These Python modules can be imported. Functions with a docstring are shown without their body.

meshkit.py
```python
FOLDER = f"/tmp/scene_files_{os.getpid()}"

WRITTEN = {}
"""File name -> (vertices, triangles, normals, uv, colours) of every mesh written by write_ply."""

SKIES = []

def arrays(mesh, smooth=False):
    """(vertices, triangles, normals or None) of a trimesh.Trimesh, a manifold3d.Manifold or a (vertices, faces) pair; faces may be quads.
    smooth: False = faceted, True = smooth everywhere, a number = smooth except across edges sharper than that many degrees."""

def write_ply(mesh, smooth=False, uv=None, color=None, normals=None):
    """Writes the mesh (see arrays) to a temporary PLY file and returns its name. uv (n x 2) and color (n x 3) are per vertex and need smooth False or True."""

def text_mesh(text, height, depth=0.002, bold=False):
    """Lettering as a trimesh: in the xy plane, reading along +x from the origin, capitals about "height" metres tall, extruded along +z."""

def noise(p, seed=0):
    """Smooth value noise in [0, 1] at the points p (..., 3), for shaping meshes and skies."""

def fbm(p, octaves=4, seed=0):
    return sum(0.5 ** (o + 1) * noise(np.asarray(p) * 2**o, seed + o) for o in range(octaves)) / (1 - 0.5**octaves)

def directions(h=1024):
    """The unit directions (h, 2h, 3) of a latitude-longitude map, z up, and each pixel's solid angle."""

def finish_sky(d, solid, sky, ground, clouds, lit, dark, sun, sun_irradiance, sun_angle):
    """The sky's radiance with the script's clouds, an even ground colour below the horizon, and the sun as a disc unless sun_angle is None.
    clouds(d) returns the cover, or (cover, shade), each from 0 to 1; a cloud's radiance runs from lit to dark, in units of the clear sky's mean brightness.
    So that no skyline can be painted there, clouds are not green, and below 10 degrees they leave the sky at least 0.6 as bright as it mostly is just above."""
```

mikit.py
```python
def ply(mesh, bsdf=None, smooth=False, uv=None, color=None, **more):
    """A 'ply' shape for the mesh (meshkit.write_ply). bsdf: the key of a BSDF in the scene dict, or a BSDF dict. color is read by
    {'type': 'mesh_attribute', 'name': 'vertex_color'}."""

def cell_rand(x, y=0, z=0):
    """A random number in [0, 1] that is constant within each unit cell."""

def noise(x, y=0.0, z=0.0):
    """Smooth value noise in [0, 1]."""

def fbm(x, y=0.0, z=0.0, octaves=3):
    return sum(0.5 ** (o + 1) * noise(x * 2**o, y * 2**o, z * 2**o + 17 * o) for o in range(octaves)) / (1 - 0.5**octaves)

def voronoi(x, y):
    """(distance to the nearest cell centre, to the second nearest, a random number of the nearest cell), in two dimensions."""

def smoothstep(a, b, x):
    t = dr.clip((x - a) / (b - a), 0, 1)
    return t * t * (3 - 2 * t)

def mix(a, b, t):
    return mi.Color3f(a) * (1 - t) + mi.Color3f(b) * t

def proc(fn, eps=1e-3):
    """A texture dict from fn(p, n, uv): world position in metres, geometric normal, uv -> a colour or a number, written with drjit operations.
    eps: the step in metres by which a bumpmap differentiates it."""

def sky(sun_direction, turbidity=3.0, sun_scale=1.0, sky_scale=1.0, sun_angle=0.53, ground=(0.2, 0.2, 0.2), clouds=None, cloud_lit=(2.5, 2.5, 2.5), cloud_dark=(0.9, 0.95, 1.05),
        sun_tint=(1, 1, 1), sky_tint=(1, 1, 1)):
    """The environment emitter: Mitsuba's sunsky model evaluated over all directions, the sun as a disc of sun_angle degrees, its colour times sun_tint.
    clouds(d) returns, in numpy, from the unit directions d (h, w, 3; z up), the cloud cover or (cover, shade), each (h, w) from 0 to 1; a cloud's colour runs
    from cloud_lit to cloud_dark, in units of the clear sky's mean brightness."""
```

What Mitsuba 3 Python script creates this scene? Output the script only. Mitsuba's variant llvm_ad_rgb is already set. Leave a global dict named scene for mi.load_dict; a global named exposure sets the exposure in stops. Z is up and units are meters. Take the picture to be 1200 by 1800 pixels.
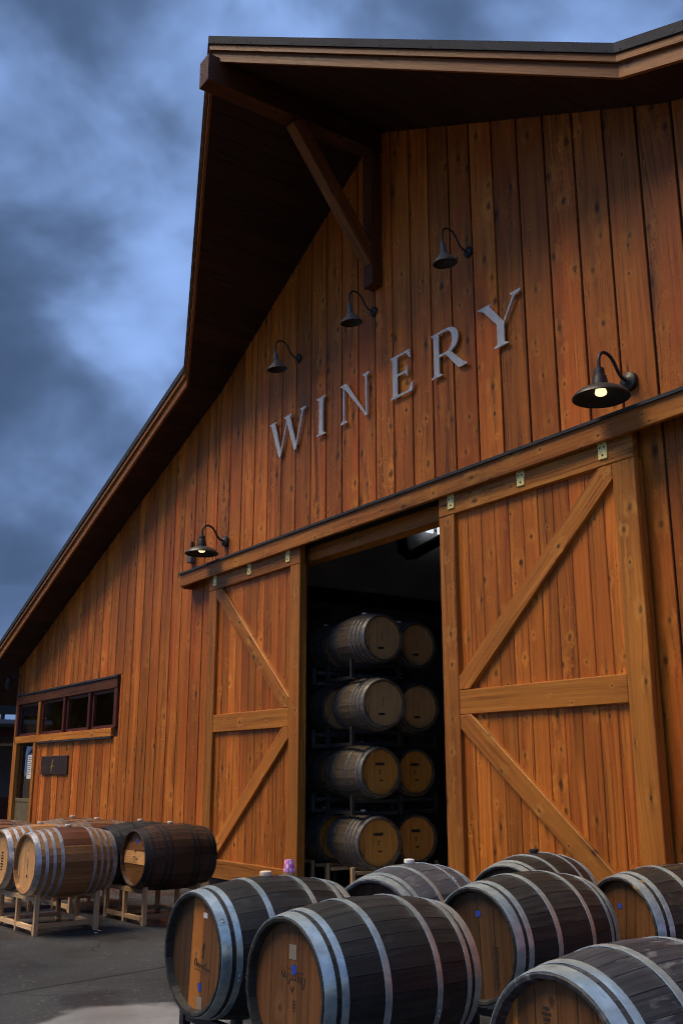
import math, random
import numpy as np, trimesh, drjit as dr, mitsuba as mi, mikit, meshkit
from mikit import noise, fbm, cell_rand, smoothstep, mix, proc
from shapely.geometry import Polygon, LineString, Point, box as sbox
from shapely.ops import unary_union
from shapely import affinity
random.seed(7); rng = np.random.default_rng(7)
T = mi.ScalarTransform4f
scene, labels = {}, {}

# ------------------------------------------------------------------ camera, sky, exposure
PITCH, YAW, EYE = math.radians(14.83), math.radians(55.57), np.array([0.0, -7.0, 1.6])
FW = np.array([-math.sin(YAW) * math.cos(PITCH), math.cos(YAW) * math.cos(PITCH), math.sin(PITCH)])
scene['camera'] = dict(type='perspective', fov=2 * math.degrees(math.atan(600 / 1734.9)), fov_axis='x', near_clip=0.05, far_clip=3000.0,
                       to_world=T().look_at(origin=EYE.tolist(), target=(EYE + FW).tolist(), up=[0, 0, 1]))


def clouds(d):
    q = d * np.array([1.0, 1.0, 1.15])
    w = np.stack([meshkit.fbm(q * 3.0 + k * 7.1, 3, seed=217 + k) for k in range(3)], -1) - 0.5
    q = q + w * 0.15
    s = 0.425 * meshkit.fbm(q * 6.0, 6, seed=130) + 0.425 * meshkit.fbm(q * 2.8 + 3, 3, seed=217) + 0.15 * meshkit.fbm(q * 15.0, 5, seed=133)
    return np.ones(d.shape[:2]), 0.5 + 0.5 * np.tanh((s - 0.462) / 0.088)


exposure = 2.0
scene['sky'] = mikit.sky((-0.36, -0.56, 1.22), turbidity=3, sun_scale=0.76, sun_angle=34.0, sky_scale=1.0, clouds=clouds,
                         cloud_lit=(0.84, 1.34, 2.55), cloud_dark=(0.15, 0.26, 0.50), sun_tint=(1.0, 0.94, 0.86))

# ------------------------------------------------------------------ materials


def two(b):
    return dict(type='twosided', bsdf=b)


def rgb(*c):
    return dict(type='rgb', value=list(c))


def wood_fn(dark, mid, light, width=0.38, knots=0.55, streak=0.5, tone=0.45, red=0.3, kscale=1.0, dirt=0.0):
    """Colour of a stained plank. uv.x = 4 * board number + metres across, uv.y = metres along."""
    def fn(p, n, uv):
        i = dr.floor(uv.x / 4.0)
        u = uv.x - 4.0 * i
        r1, r2, r3 = cell_rand(i, 1), cell_rand(i, 2), cell_rand(i, 3)
        v = uv.y + r1 * 53.0
        z = i * 3.7
        warp = (noise(u * 5.0, v * 0.9, z) - 0.5) * 0.10
        core, halo, bend, smear = mi.Float(0), mi.Float(0), mi.Float(0), mi.Float(0)
        step = 0.30
        c0 = dr.floor(v / step)
        for k in (-1, 0, 1):
            c = c0 + k
            on = dr.select(cell_rand(c, i, 5) < knots * (0.5 + r3), 1.0, 0.0)
            ku = (0.06 + 0.88 * cell_rand(c, i, 6)) * width
            kv = (c + 0.1 + 0.8 * cell_rand(c, i, 7)) * step
            q = cell_rand(c, i, 8)
            s = (0.007 + 0.026 * q * q) * kscale
            wob = 1.0 + (noise(u * 45.0, v * 30.0, z + 9.0) - 0.5) * 0.9
            d = dr.sqrt(dr.square(u - ku) + dr.square((v - kv) * 0.72)) / s * wob
            core = dr.maximum(core, on * (0.6 + 0.4 * cell_rand(c, i, 9)) * (1.0 - smoothstep(0.45, 1.35, d)))
            halo = dr.maximum(halo, on * (1.0 - smoothstep(1.0, 5.0, d)))
            smear = dr.maximum(smear, on * cell_rand(c, i, 10) * dr.exp(-dr.square((u - ku + 0.012 * (noise(v * 14.0, i, 3.0) - 0.5)) / (s * 1.5)) - dr.square((v - kv) / (s * 7.0))))
            bend += on * (u - ku) * dr.exp(-dr.square(d / 3.0)) * 1.3
        uu = u + warp - bend
        g = 0.5 * noise(uu * 62.0, v * 1.0, z) + 0.30 * noise(uu * 170.0, v * 2.6, z + 4.0) + 0.2 * noise(uu * 400.0, v * 12.0, z + 8.0)
        st = smoothstep(0.50, 0.84, fbm(uu * 14.0, v * 0.5, z + 2.0)) * streak
        blot = fbm(u * 3.0, v * 0.7, z + 30.0)
        wash = fbm(u * 1.5, v * 0.45, z + 60.0)
        col = mix(mi.Color3f(*dark), mi.Color3f(*mid), smoothstep(0.10, 0.52, g))
        col = mix(col, mi.Color3f(*light), smoothstep(0.48, 0.88, g) * 0.8)
        col = mix(col, mi.Color3f(*dark), st)
        col = mix(col, mi.Color3f(mid[0] * 0.98, mid[1] * 0.62, mid[2] * 0.75), smoothstep(0.45, 0.7, blot) * red + 0.25 * r3 * red)
        col = mix(col, mi.Color3f(dark[0] * 0.5, dark[1] * 0.5, dark[2] * 0.5), smear * 0.72)
        col = mix(col, mi.Color3f(light[0] * 1.15, light[1] * 1.2, light[2] * 1.25), halo * (1.0 - smear) * 0.42)
        col = mix(col, mi.Color3f(dark[0] * 0.3, dark[1] * 0.28, dark[2] * 0.32), core * 0.9)
        col = col * ((1.0 - tone * 0.5) + tone * r2) * (0.78 + 0.44 * smoothstep(0.3, 0.7, wash))
        if dirt:  # splashed dirt low on the wall
            col = mix(col, mi.Color3f(0.05, 0.028, 0.014), (1.0 - smoothstep(0.15, 0.9, p.z + 0.5 * (fbm(p.x * 2.0, p.z * 1.5, 4.0) - 0.5))) * 0.55 * dirt)
        return col
    return fn


def wood_bump(p, n, uv):
    i = dr.floor(uv.x / 4.0)
    u = uv.x - 4.0 * i
    v = uv.y + cell_rand(i, 1) * 53.0
    return 0.6 * noise(u * 70.0, v * 1.1, i * 3.7) + 0.4 * noise(u * 190.0, v * 3.0, i * 3.7 + 4.0)


def wood(name, fn, rough=0.45, spec=0.28, bump=0.0012):
    base = dict(type='principled', base_color=proc(fn), roughness=rough, specular=spec)
    scene[name] = two(dict(type='bumpmap', arbitrary=proc(wood_bump, eps=0.002), scale=bump, bsdf=base)) if bump else two(base)


wood('siding_wood', wood_fn((0.105, 0.028, 0.004), (0.43, 0.128, 0.015), (0.58, 0.215, 0.032), 0.38, 1.0, 0.72, 0.46, 0.42, 1.2, 1.0))
wood('door_wood', wood_fn((0.105, 0.029, 0.004), (0.40, 0.122, 0.015), (0.57, 0.215, 0.031), 0.2, 0.7, 0.66, 0.5, 0.32, 0.85))
wood('frame_wood', wood_fn((0.12, 0.036, 0.006), (0.40, 0.148, 0.022), (0.55, 0.25, 0.05), 0.25, 0.6, 0.5, 0.5, 0.18, 0.9))
wood('fascia_wood', wood_fn((0.10, 0.038, 0.009), (0.25, 0.095, 0.020), (0.34, 0.15, 0.038), 0.2, 0.4, 0.4, 0.3, 0.1))
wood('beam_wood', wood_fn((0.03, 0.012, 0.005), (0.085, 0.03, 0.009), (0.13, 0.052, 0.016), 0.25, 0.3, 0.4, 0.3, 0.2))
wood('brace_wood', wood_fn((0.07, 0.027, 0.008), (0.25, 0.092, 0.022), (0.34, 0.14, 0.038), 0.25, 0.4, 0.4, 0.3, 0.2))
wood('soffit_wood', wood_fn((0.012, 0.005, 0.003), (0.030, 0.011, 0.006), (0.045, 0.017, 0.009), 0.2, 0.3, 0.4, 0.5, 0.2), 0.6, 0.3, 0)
wood('window_wood', wood_fn((0.035, 0.010, 0.006), (0.075, 0.020, 0.012), (0.11, 0.034, 0.018), 0.2, 0.2, 0.4, 0.3, 0.2), 0.4, 0.4, 0)
wood('rack_wood', wood_fn((0.27, 0.17, 0.085), (0.50, 0.34, 0.18), (0.62, 0.45, 0.27), 0.06, 0.25, 0.4, 0.3, 0.1, 0.5), 0.55, 0.3, 0)
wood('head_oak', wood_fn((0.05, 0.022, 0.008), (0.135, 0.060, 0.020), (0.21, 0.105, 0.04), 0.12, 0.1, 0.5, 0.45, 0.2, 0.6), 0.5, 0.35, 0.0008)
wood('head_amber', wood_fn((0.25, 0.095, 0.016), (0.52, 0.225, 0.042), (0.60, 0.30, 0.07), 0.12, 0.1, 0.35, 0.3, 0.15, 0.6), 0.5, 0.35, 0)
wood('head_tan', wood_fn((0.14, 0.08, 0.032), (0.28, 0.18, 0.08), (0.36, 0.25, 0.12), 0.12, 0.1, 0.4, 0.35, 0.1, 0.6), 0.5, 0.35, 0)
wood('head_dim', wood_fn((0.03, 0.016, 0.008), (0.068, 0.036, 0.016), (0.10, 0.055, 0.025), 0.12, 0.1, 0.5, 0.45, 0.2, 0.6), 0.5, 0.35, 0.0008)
wood('head_orange', wood_fn((0.22, 0.075, 0.014), (0.42, 0.16, 0.03), (0.5, 0.22, 0.05), 0.12, 0.1, 0.4, 0.2, 0.1, 0.6), 0.5, 0.35, 0.0008)
wood('head_honey', wood_fn((0.30, 0.15, 0.05), (0.50, 0.28, 0.11), (0.58, 0.36, 0.17), 0.12, 0.12, 0.35, 0.25, 0.15, 0.5), 0.5, 0.35, 0.0006)
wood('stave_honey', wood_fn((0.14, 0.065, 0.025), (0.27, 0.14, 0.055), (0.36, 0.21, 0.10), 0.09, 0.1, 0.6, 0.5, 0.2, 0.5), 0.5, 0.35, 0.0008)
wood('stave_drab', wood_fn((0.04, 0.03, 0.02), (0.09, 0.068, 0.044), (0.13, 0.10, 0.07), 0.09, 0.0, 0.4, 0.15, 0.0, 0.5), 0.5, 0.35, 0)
wood('stave_wine', wood_fn((0.05, 0.018, 0.010), (0.11, 0.041, 0.020), (0.16, 0.070, 0.034), 0.09, 0.0, 0.5, 0.4, 0.3, 0.5), 0.45, 0.4, 0.0008)
wood('stave_brown', wood_fn((0.022, 0.012, 0.008), (0.060, 0.032, 0.020), (0.10, 0.058, 0.038), 0.09, 0.0, 0.6, 0.5, 0.25, 0.5), 0.45, 0.4, 0.0008)


def stave_fn(dark, light, pale, scuff, gold=0.0):
    def fn(p, n, uv):
        i = dr.floor(uv.x / 4.0)
        u = uv.x - 4.0 * i
        r, r2 = cell_rand(i, 1), cell_rand(i, 2)
        v = uv.y + r * 31.0
        g = 0.6 * noise(u * 120.0, v * 2.2, i * 3.1) + 0.4 * noise(u * 330.0, v * 8.0, i * 1.7)
        b = fbm(u * 9.0, v * 3.0, i * 2.3, octaves=4)
        c = mix(mi.Color3f(*dark), mi.Color3f(*light), smoothstep(0.25, 0.85, 0.5 * g + 0.5 * b))
        sc = smoothstep(0.60, 0.78, fbm(u * 30.0, v * 11.0, i * 5.1 + 3.0, octaves=4)) * scuff
        c = mix(c, mi.Color3f(*pale), sc)
        if gold:
            c = mix(c, mi.Color3f(0.34, 0.22, 0.07), smoothstep(0.56, 0.66, fbm(u * 20.0, v * 8.0, i * 1.3 + 8.0, octaves=4)) * gold * dr.select(cell_rand(i, 9) < 0.4, 1.0, 0.15))
        return c * (0.86 + 0.28 * r2)
    return fn


wood('stave_black', stave_fn((0.0085, 0.0100, 0.0108), (0.030, 0.0355, 0.038), (0.075, 0.08, 0.09), 0.22), 0.5, 0.4, 0.001)
wood('stave_worn', stave_fn((0.010, 0.009, 0.009), (0.036, 0.034, 0.034), (0.12, 0.10, 0.07), 0.5, 0.8), 0.5, 0.4, 0.001)
wood('stave_grey', stave_fn((0.038, 0.045, 0.058), (0.115, 0.130, 0.160), (0.21, 0.23, 0.27), 0.5), 0.6, 0.35, 0.0012)
wood('stave_scuffed', stave_fn((0.014, 0.017, 0.023), (0.062, 0.071, 0.090), (0.20, 0.215, 0.24), 0.55), 0.55, 0.4, 0.0012)


def galv(dark, pale, rough):
    def col(p, n, uv):
        a = fbm(p.x * 26.0, p.y * 26.0, p.z * 26.0, octaves=4)
        s = smoothstep(0.62, 0.72, fbm(p.x * 60.0, p.y * 60.0, p.z * 60.0 + 5.0, octaves=3))
        c = mix(mi.Color3f(*dark), mi.Color3f(*pale), smoothstep(0.3, 0.72, a))
        return mix(c, mi.Color3f(0.16, 0.12, 0.08), s * 0.16)

    def rf(p, n, uv):
        return rough + 0.22 * (fbm(p.x * 18.0, p.y * 18.0, p.z * 18.0 + 9.0) - 0.4)
    return two(dict(type='principled', base_color=proc(col), metallic=0.72, roughness=proc(rf), specular=0.5))


scene['hoop_steel'] = galv((0.40, 0.53, 0.58), (0.55, 0.69, 0.74), 0.30)
scene['hoop_mid'] = galv((0.36, 0.39, 0.43), (0.50, 0.54, 0.58), 0.40)
scene['hoop_dull'] = galv((0.14, 0.145, 0.15), (0.22, 0.22, 0.225), 0.5)
scene['hoop_black'] = two(dict(type='principled', base_color=rgb(0.012, 0.013, 0.016), roughness=0.4, specular=0.5))
scene['letter_metal'] = two(dict(type='principled', base_color=proc(lambda p, n, uv: mix(mi.Color3f(0.46, 0.475, 0.48), mi.Color3f(0.60, 0.61, 0.61), fbm(p.x * 20.0, p.y * 20.0, p.z * 6.0, octaves=4))), metallic=0.2, roughness=0.5, specular=0.3))


def metal_paint(c, rough, var=0.25):
    def col(p, n, uv):
        return mi.Color3f(*c) * (1.0 - var + 2 * var * fbm(p.x * 9.0, p.y * 9.0, p.z * 9.0))
    return two(dict(type='principled', base_color=proc(col), roughness=rough, specular=0.5))


scene['roof_metal'] = two(dict(type='principled', base_color=proc(lambda p, n, uv: mi.Color3f(0.040, 0.047, 0.060) * (0.85 + 0.3 * fbm(p.x * 6.0, p.y * 6.0, p.z * 6.0))), roughness=0.75, specular=0.12))
scene['lamp_black'] = metal_paint((0.016, 0.018, 0.021), 0.45)
scene['lamp_inside'] = metal_paint((0.006, 0.006, 0.006), 0.6)
scene['lamp_grey'] = metal_paint((0.085, 0.095, 0.10), 0.5)
scene['dark_steel'] = metal_paint((0.02, 0.02, 0.022), 0.5)
scene['rack_grey'] = metal_paint((0.10, 0.10, 0.10), 0.5)
scene['brass'] = two(dict(type='principled', base_color=rgb(0.88, 0.78, 0.30), metallic=0.2, roughness=0.4))
scene['screw_dark'] = metal_paint((0.02, 0.018, 0.015), 0.5)
scene['interior_paint'] = metal_paint((0.62, 0.62, 0.63), 0.85, 0.1)
scene['interior_dark'] = metal_paint((0.22, 0.22, 0.22), 0.85, 0.2)
scene['floor_concrete'] = metal_paint((0.32, 0.31, 0.30), 0.7, 0.2)
scene['duct_black'] = metal_paint((0.010, 0.010, 0.010), 0.8, 0.1)
scene['backing_dark'] = metal_paint((0.022, 0.010, 0.005), 0.8, 0.2)
scene['plastic_white'] = metal_paint((0.78, 0.77, 0.72), 0.4, 0.06)
scene['plastic_cream'] = metal_paint((0.70, 0.58, 0.45), 0.45, 0.06)
scene['paper'] = metal_paint((0.62, 0.63, 0.62), 0.8, 0.05)
scene['label_grey'] = metal_paint((0.20, 0.18, 0.15), 0.7, 0.3)
scene['tape_blue'] = metal_paint((0.015, 0.05, 0.36), 0.6, 0.3)
scene['ink'] = metal_paint((0.022, 0.014, 0.009), 0.7, 0.1)
scene['plaque_bronze'] = two(dict(type='principled', base_color=proc(lambda p, n, uv: mix(mi.Color3f(0.028, 0.018, 0.017), mi.Color3f(0.06, 0.034, 0.030), fbm(p.x * 7.0, p.y, p.z * 7.0, octaves=4))), metallic=0.3, roughness=0.5))
scene['emblem_gold'] = two(dict(type='principled', base_color=rgb(0.30, 0.20, 0.06), metallic=0.4, roughness=0.5))
scene['panel_olive'] = metal_paint((0.13, 0.105, 0.055), 0.6, 0.2)
scene['tan_cork'] = metal_paint((0.40, 0.24, 0.13), 0.7, 0.15)
scene['black_rubber'] = metal_paint((0.012, 0.012, 0.012), 0.6, 0.1)
scene['canopy_white'] = metal_paint((0.20, 0.20, 0.20), 0.5, 0.1)
scene['pane_glass'] = dict(type='thindielectric', int_ior=1.5)


def cup_fn(p, n, uv):
    a, b = uv.x * 9.0, uv.y * 5.0 + 0.5 * (dr.floor(uv.x * 9.0) - 2.0 * dr.floor(uv.x * 4.5))
    d = dr.sqrt(dr.square(a - dr.floor(a) - 0.5) + dr.square(b - dr.floor(b) - 0.5))
    return mix(mi.Color3f(0.80, 0.70, 0.82), mi.Color3f(0.46, 0.13, 0.50), smoothstep(0.24, 0.34, d))


scene['cup_purple'] = two(dict(type='principled', base_color=proc(cup_fn), roughness=0.5))


def voronoi_crack(p):
    a, b, r = mikit.voronoi(p.x * 0.42 + 0.35 * fbm(p.x * 2.0, p.y * 2.0, 2.0), p.y * 0.42 + 0.35 * fbm(p.x * 2.0, p.y * 2.0, 9.0))
    return (1.0 - smoothstep(0.004, 0.016, b - a)) * smoothstep(0.45, 0.6, noise(p.x * 0.8, p.y * 0.8, 31.0)) * 0.8


def pave_fn(p, n, uv):
    big = fbm(p.x * 0.55, p.y * 0.9, 3.0, octaves=4)
    fine = noise(p.x * 120.0, p.y * 120.0, 1.0)
    mid = fbm(p.x * 6.0, p.y * 2.5, 7.0, octaves=4)
    c = mix(mi.Color3f(0.0100, 0.0122, 0.0152), mi.Color3f(0.033, 0.039, 0.047), 0.55 * smoothstep(0.25, 0.75, big) + 0.45 * mid)
    c = c * (0.72 + 0.56 * fine)
    c = mix(c, mi.Color3f(0.11, 0.11, 0.105), smoothstep(0.86, 0.93, noise(p.x * 48.0, p.y * 48.0, 6.0)) * 0.5)
    # pale dusty spill left on the paving, a shape of its own
    e = dr.sqrt(dr.square((p.x + 6.75) / 0.62) + dr.square((p.y + 4.05) / 0.62)) + 0.9 * (fbm(p.x * 2.6, p.y * 2.6, 11.0, octaves=4) - 0.5)
    c = mix(c, mi.Color3f(0.19, 0.205, 0.225), (1.0 - smoothstep(0.72, 0.98, e)) * (0.55 + 0.45 * mid))
    ck = voronoi_crack(p)
    c = mix(c, mi.Color3f(0.008, 0.008, 0.008), ck)
    return mix(c, mi.Color3f(0.012, 0.012, 0.012), smoothstep(0.58, 0.8, fbm(p.x * 1.7, p.y * 1.7, 21.0, octaves=4)) * 0.6)


def pave_rough(p, n, uv):
    return 0.30 + 0.55 * smoothstep(0.3, 0.65, fbm(p.x * 1.1, p.y * 1.7, 5.0, octaves=4))


scene['paving'] = two(dict(type='bumpmap', arbitrary=proc(lambda p, n, uv: noise(p.x * 90.0, p.y * 90.0, 2.0) + 2.0 * fbm(p.x * 9.0, p.y * 9.0, 4.0), eps=0.003), scale=0.0012,
                           bsdf=dict(type='principled', base_color=proc(pave_fn), roughness=proc(pave_rough), specular=0.4)))
scene['earth'] = two(dict(type='diffuse', reflectance=proc(lambda p, n, uv: mix(mi.Color3f(0.05, 0.05, 0.045), mi.Color3f(0.09, 0.085, 0.07), fbm(p.x * 0.3, p.y * 0.3, 1.0)))))
scene['concrete'] = two(dict(type='principled', base_color=proc(lambda p, n, uv: mix(mi.Color3f(0.07, 0.05, 0.035), mi.Color3f(0.14, 0.10, 0.07), fbm(p.x * 5.0, p.y * 5.0, p.z * 9.0))), roughness=0.8))
scene['bark'] = two(dict(type='diffuse', reflectance=rgb(0.06, 0.045, 0.03)))
scene['leaf'] = two(dict(type='diffuse', reflectance=proc(lambda p, n, uv: mix(mi.Color3f(0.02, 0.035, 0.012), mi.Color3f(0.06, 0.09, 0.03), noise(p.x * 2.0, p.y * 2.0, p.z * 2.0)))))

# ------------------------------------------------------------------ mesh helpers
BID = [0]


def bid():
    BID[0] += 1
    return BID[0] % 900


class MB:
    """Faces with vertices of their own, so that each face has its own uv."""

    def __init__(self):
        self.v, self.f, self.uv = [], [], []

    def face(self, pts, uvs):
        k = len(self.v)
        self.v += [tuple(map(float, p)) for p in pts]
        self.uv += [tuple(map(float, q)) for q in uvs]
        self.f += [(k, k + j, k + j + 1) for j in range(1, len(pts) - 1)]

    def hexa(self, c, b=None):
        """c: 8 corners [x0y0z0, x1y0z0, x1y1z0, x0y1z0, then z1]; x across, y thickness, z along the grain."""
        c = np.asarray(c, float)
        b = bid() if b is None else b
        L = lambda i, j: float(np.linalg.norm(c[i] - c[j]))
        w, t, l = L(0, 1), L(0, 3), L(0, 4)
        o = 4.0 * b + 0.02
        for q, (a, d) in (((0, 1, 5, 4), (w, l)), ((1, 2, 6, 5), (t, l)), ((2, 3, 7, 6), (w, l)), ((3, 0, 4, 7), (t, l)), ((3, 2, 1, 0), (w, t)), ((4, 5, 6, 7), (w, t))):
            self.face(c[list(q)], [(o, 0), (o + a, 0), (o + a, d), (o, d)])
        return self

    def box(self, p0, p1, along=2, b=None):
        (x0, y0, z0), (x1, y1, z1) = p0, p1
        if along == 2:
            c = [(x0, y0, z0), (x1, y0, z0), (x1, y1, z0), (x0, y1, z0), (x0, y0, z1), (x1, y0, z1), (x1, y1, z1), (x0, y1, z1)]
        elif along == 0:
            c = [(x0, y0, z0), (x0, y0, z1), (x0, y1, z1), (x0, y1, z0), (x1, y0, z0), (x1, y0, z1), (x1, y1, z1), (x1, y1, z0)]
        else:
            c = [(x0, y0, z0), (x1, y0, z0), (x1, y0, z1), (x0, y0, z1), (x0, y1, z0), (x1, y1, z0), (x1, y1, z1), (x0, y1, z1)]
        return self.hexa(c, b)

    def polyplank(self, poly, yf, yb, direction=(0, 1), ch=0.006, b=None):
        """A plank whose outline is a convex polygon in the wall's (x, z); front at yf (towards -y), back at yb; its front edges chamfered."""
        b = bid() if b is None else b
        pts = np.array(poly.exterior.coords)[:-1] if hasattr(poly, 'exterior') else np.asarray(poly, float)
        if np.cross(pts[1] - pts[0], pts[2] - pts[1]) < 0:
            pts = pts[::-1]
        inner = Polygon(pts).buffer(-ch, join_style=2)
        ip = np.array(inner.exterior.coords)[:-1]
        if Polygon(ip).exterior.is_ccw is False:
            ip = ip[::-1]
        d = np.asarray(direction, float); d /= np.linalg.norm(d)
        nrm = np.array([d[1], -d[0]])
        u0, v0 = (pts @ nrm).min(), (pts @ d).min()
        o = 4.0 * b + 0.02
        uv = lambda q: (o + q @ nrm - u0, q @ d - v0)
        P3 = lambda q, y: (q[0], y, q[1])
        self.face([P3(q, yf) for q in ip], [uv(q) for q in ip])
        n = len(pts)
        order = [int(np.argmin(np.linalg.norm(ip - q, axis=1))) for q in pts]
        for k in range(n):
            a, c = pts[k], pts[(k + 1) % n]
            ia, ic = ip[order[k]], ip[order[(k + 1) % n]]
            ym = yf + ch
            self.face([P3(a, ym), P3(c, ym), P3(ic, yf), P3(ia, yf)], [uv(a), uv(c), uv(ic), uv(ia)])
            ua, uc = uv(a), uv(c)
            ofs = (yb - yf) * 0.9
            self.face([P3(a, yb), P3(c, yb), P3(c, ym), P3(a, ym)], [(ua[0] + ofs, ua[1]), (uc[0] + ofs, uc[1]), uc, ua])
        self.face([P3(q, yb) for q in pts[::-1]], [uv(q) for q in pts[::-1]])
        return self

    def add(self, mesh, uvscale=1.0, b=None):
        b = bid() if b is None else b
        for t in np.asarray(mesh.triangles):
            self.face(t, [(4.0 * b + 0.02 + abs(q[0]) % 1.0, q[2]) for q in t])
        return self

    def ply(self, mat):
        return mikit.ply((np.array(self.v), np.array(self.f)), mat, smooth=False, uv=np.array(self.uv))


USED = {}


def new_key(base):
    n = USED.get(base, 0)
    USED[base] = n + 1
    return base if n == 0 else f'{base}_{n:03d}'


def put(name, shape, parent=None, label=None, **more):
    key = new_key(parent + '__' + name if parent else name)
    scene[key] = shape
    if label or more:
        labels[key] = {**({'label': label} if label else {}), **more}
    return key


def thing(name, label, category, group=None):
    key = new_key(name)
    labels[key] = {'label': label, 'category': category, **({'group': group} if group else {})}
    return key


def group_part(name, parent, label=None):
    key = new_key(parent + '__' + name)
    if label:
        labels[key] = {'label': label}
    return key


def moved(shape, m):
    return {**shape, 'to_world': m}


def lathe(profile, n=32):
    """profile: (r, z) from bottom to top along the outside; a surface of revolution about z with uv."""
    pr = np.asarray(profile, float)
    th = np.linspace(0, 2 * np.pi, n + 1)
    v = np.array([[r * math.cos(t), r * math.sin(t), z] for r, z in pr for t in th])
    uv = np.array([[t / (2 * np.pi), j / max(1, len(pr) - 1)] for j in range(len(pr)) for t in th])
    f = []
    for j in range(len(pr) - 1):
        for i in range(n):
            a, b2, c, d = j * (n + 1) + i, j * (n + 1) + i + 1, (j + 1) * (n + 1) + i + 1, (j + 1) * (n + 1) + i
            f += [(a, b2, c), (a, c, d)]
    return trimesh.Trimesh(v, np.array(f), process=False), uv


def tube(path, r, n=12):
    p = np.asarray(path, float)
    t = np.gradient(p, axis=0); t /= np.linalg.norm(t, axis=1, keepdims=True)
    a = np.cross(t[0], [1, 0, 0.3]); a /= np.linalg.norm(a)
    v, f = [], []
    for i in range(len(p)):
        a = a - t[i] * (a @ t[i]); a /= np.linalg.norm(a)
        c = np.cross(t[i], a)
        for k in range(n):
            g = 2 * np.pi * k / n
            v.append(p[i] + r * (math.cos(g) * a + math.sin(g) * c))
    for i in range(len(p) - 1):
        for k in range(n):
            q = [i * n + k, i * n + (k + 1) % n, (i + 1) * n + (k + 1) % n, (i + 1) * n + k]
            f += [(q[0], q[1], q[2]), (q[0], q[2], q[3])]
    c0, c1 = len(v), len(v) + 1
    v += [p[0], p[-1]]
    m = (len(p) - 1) * n
    for k in range(n):
        f += [(c0, (k + 1) % n, k), (c1, m + k, m + (k + 1) % n)]
    return trimesh.Trimesh(np.array(v), np.array(f), process=False)


def extrude(shape, depth):
    return trimesh.util.concatenate([trimesh.creation.extrude_polygon(g, depth, engine='earcut') for g in getattr(shape, 'geoms', [shape]) if g.area > 1e-9])


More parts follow.
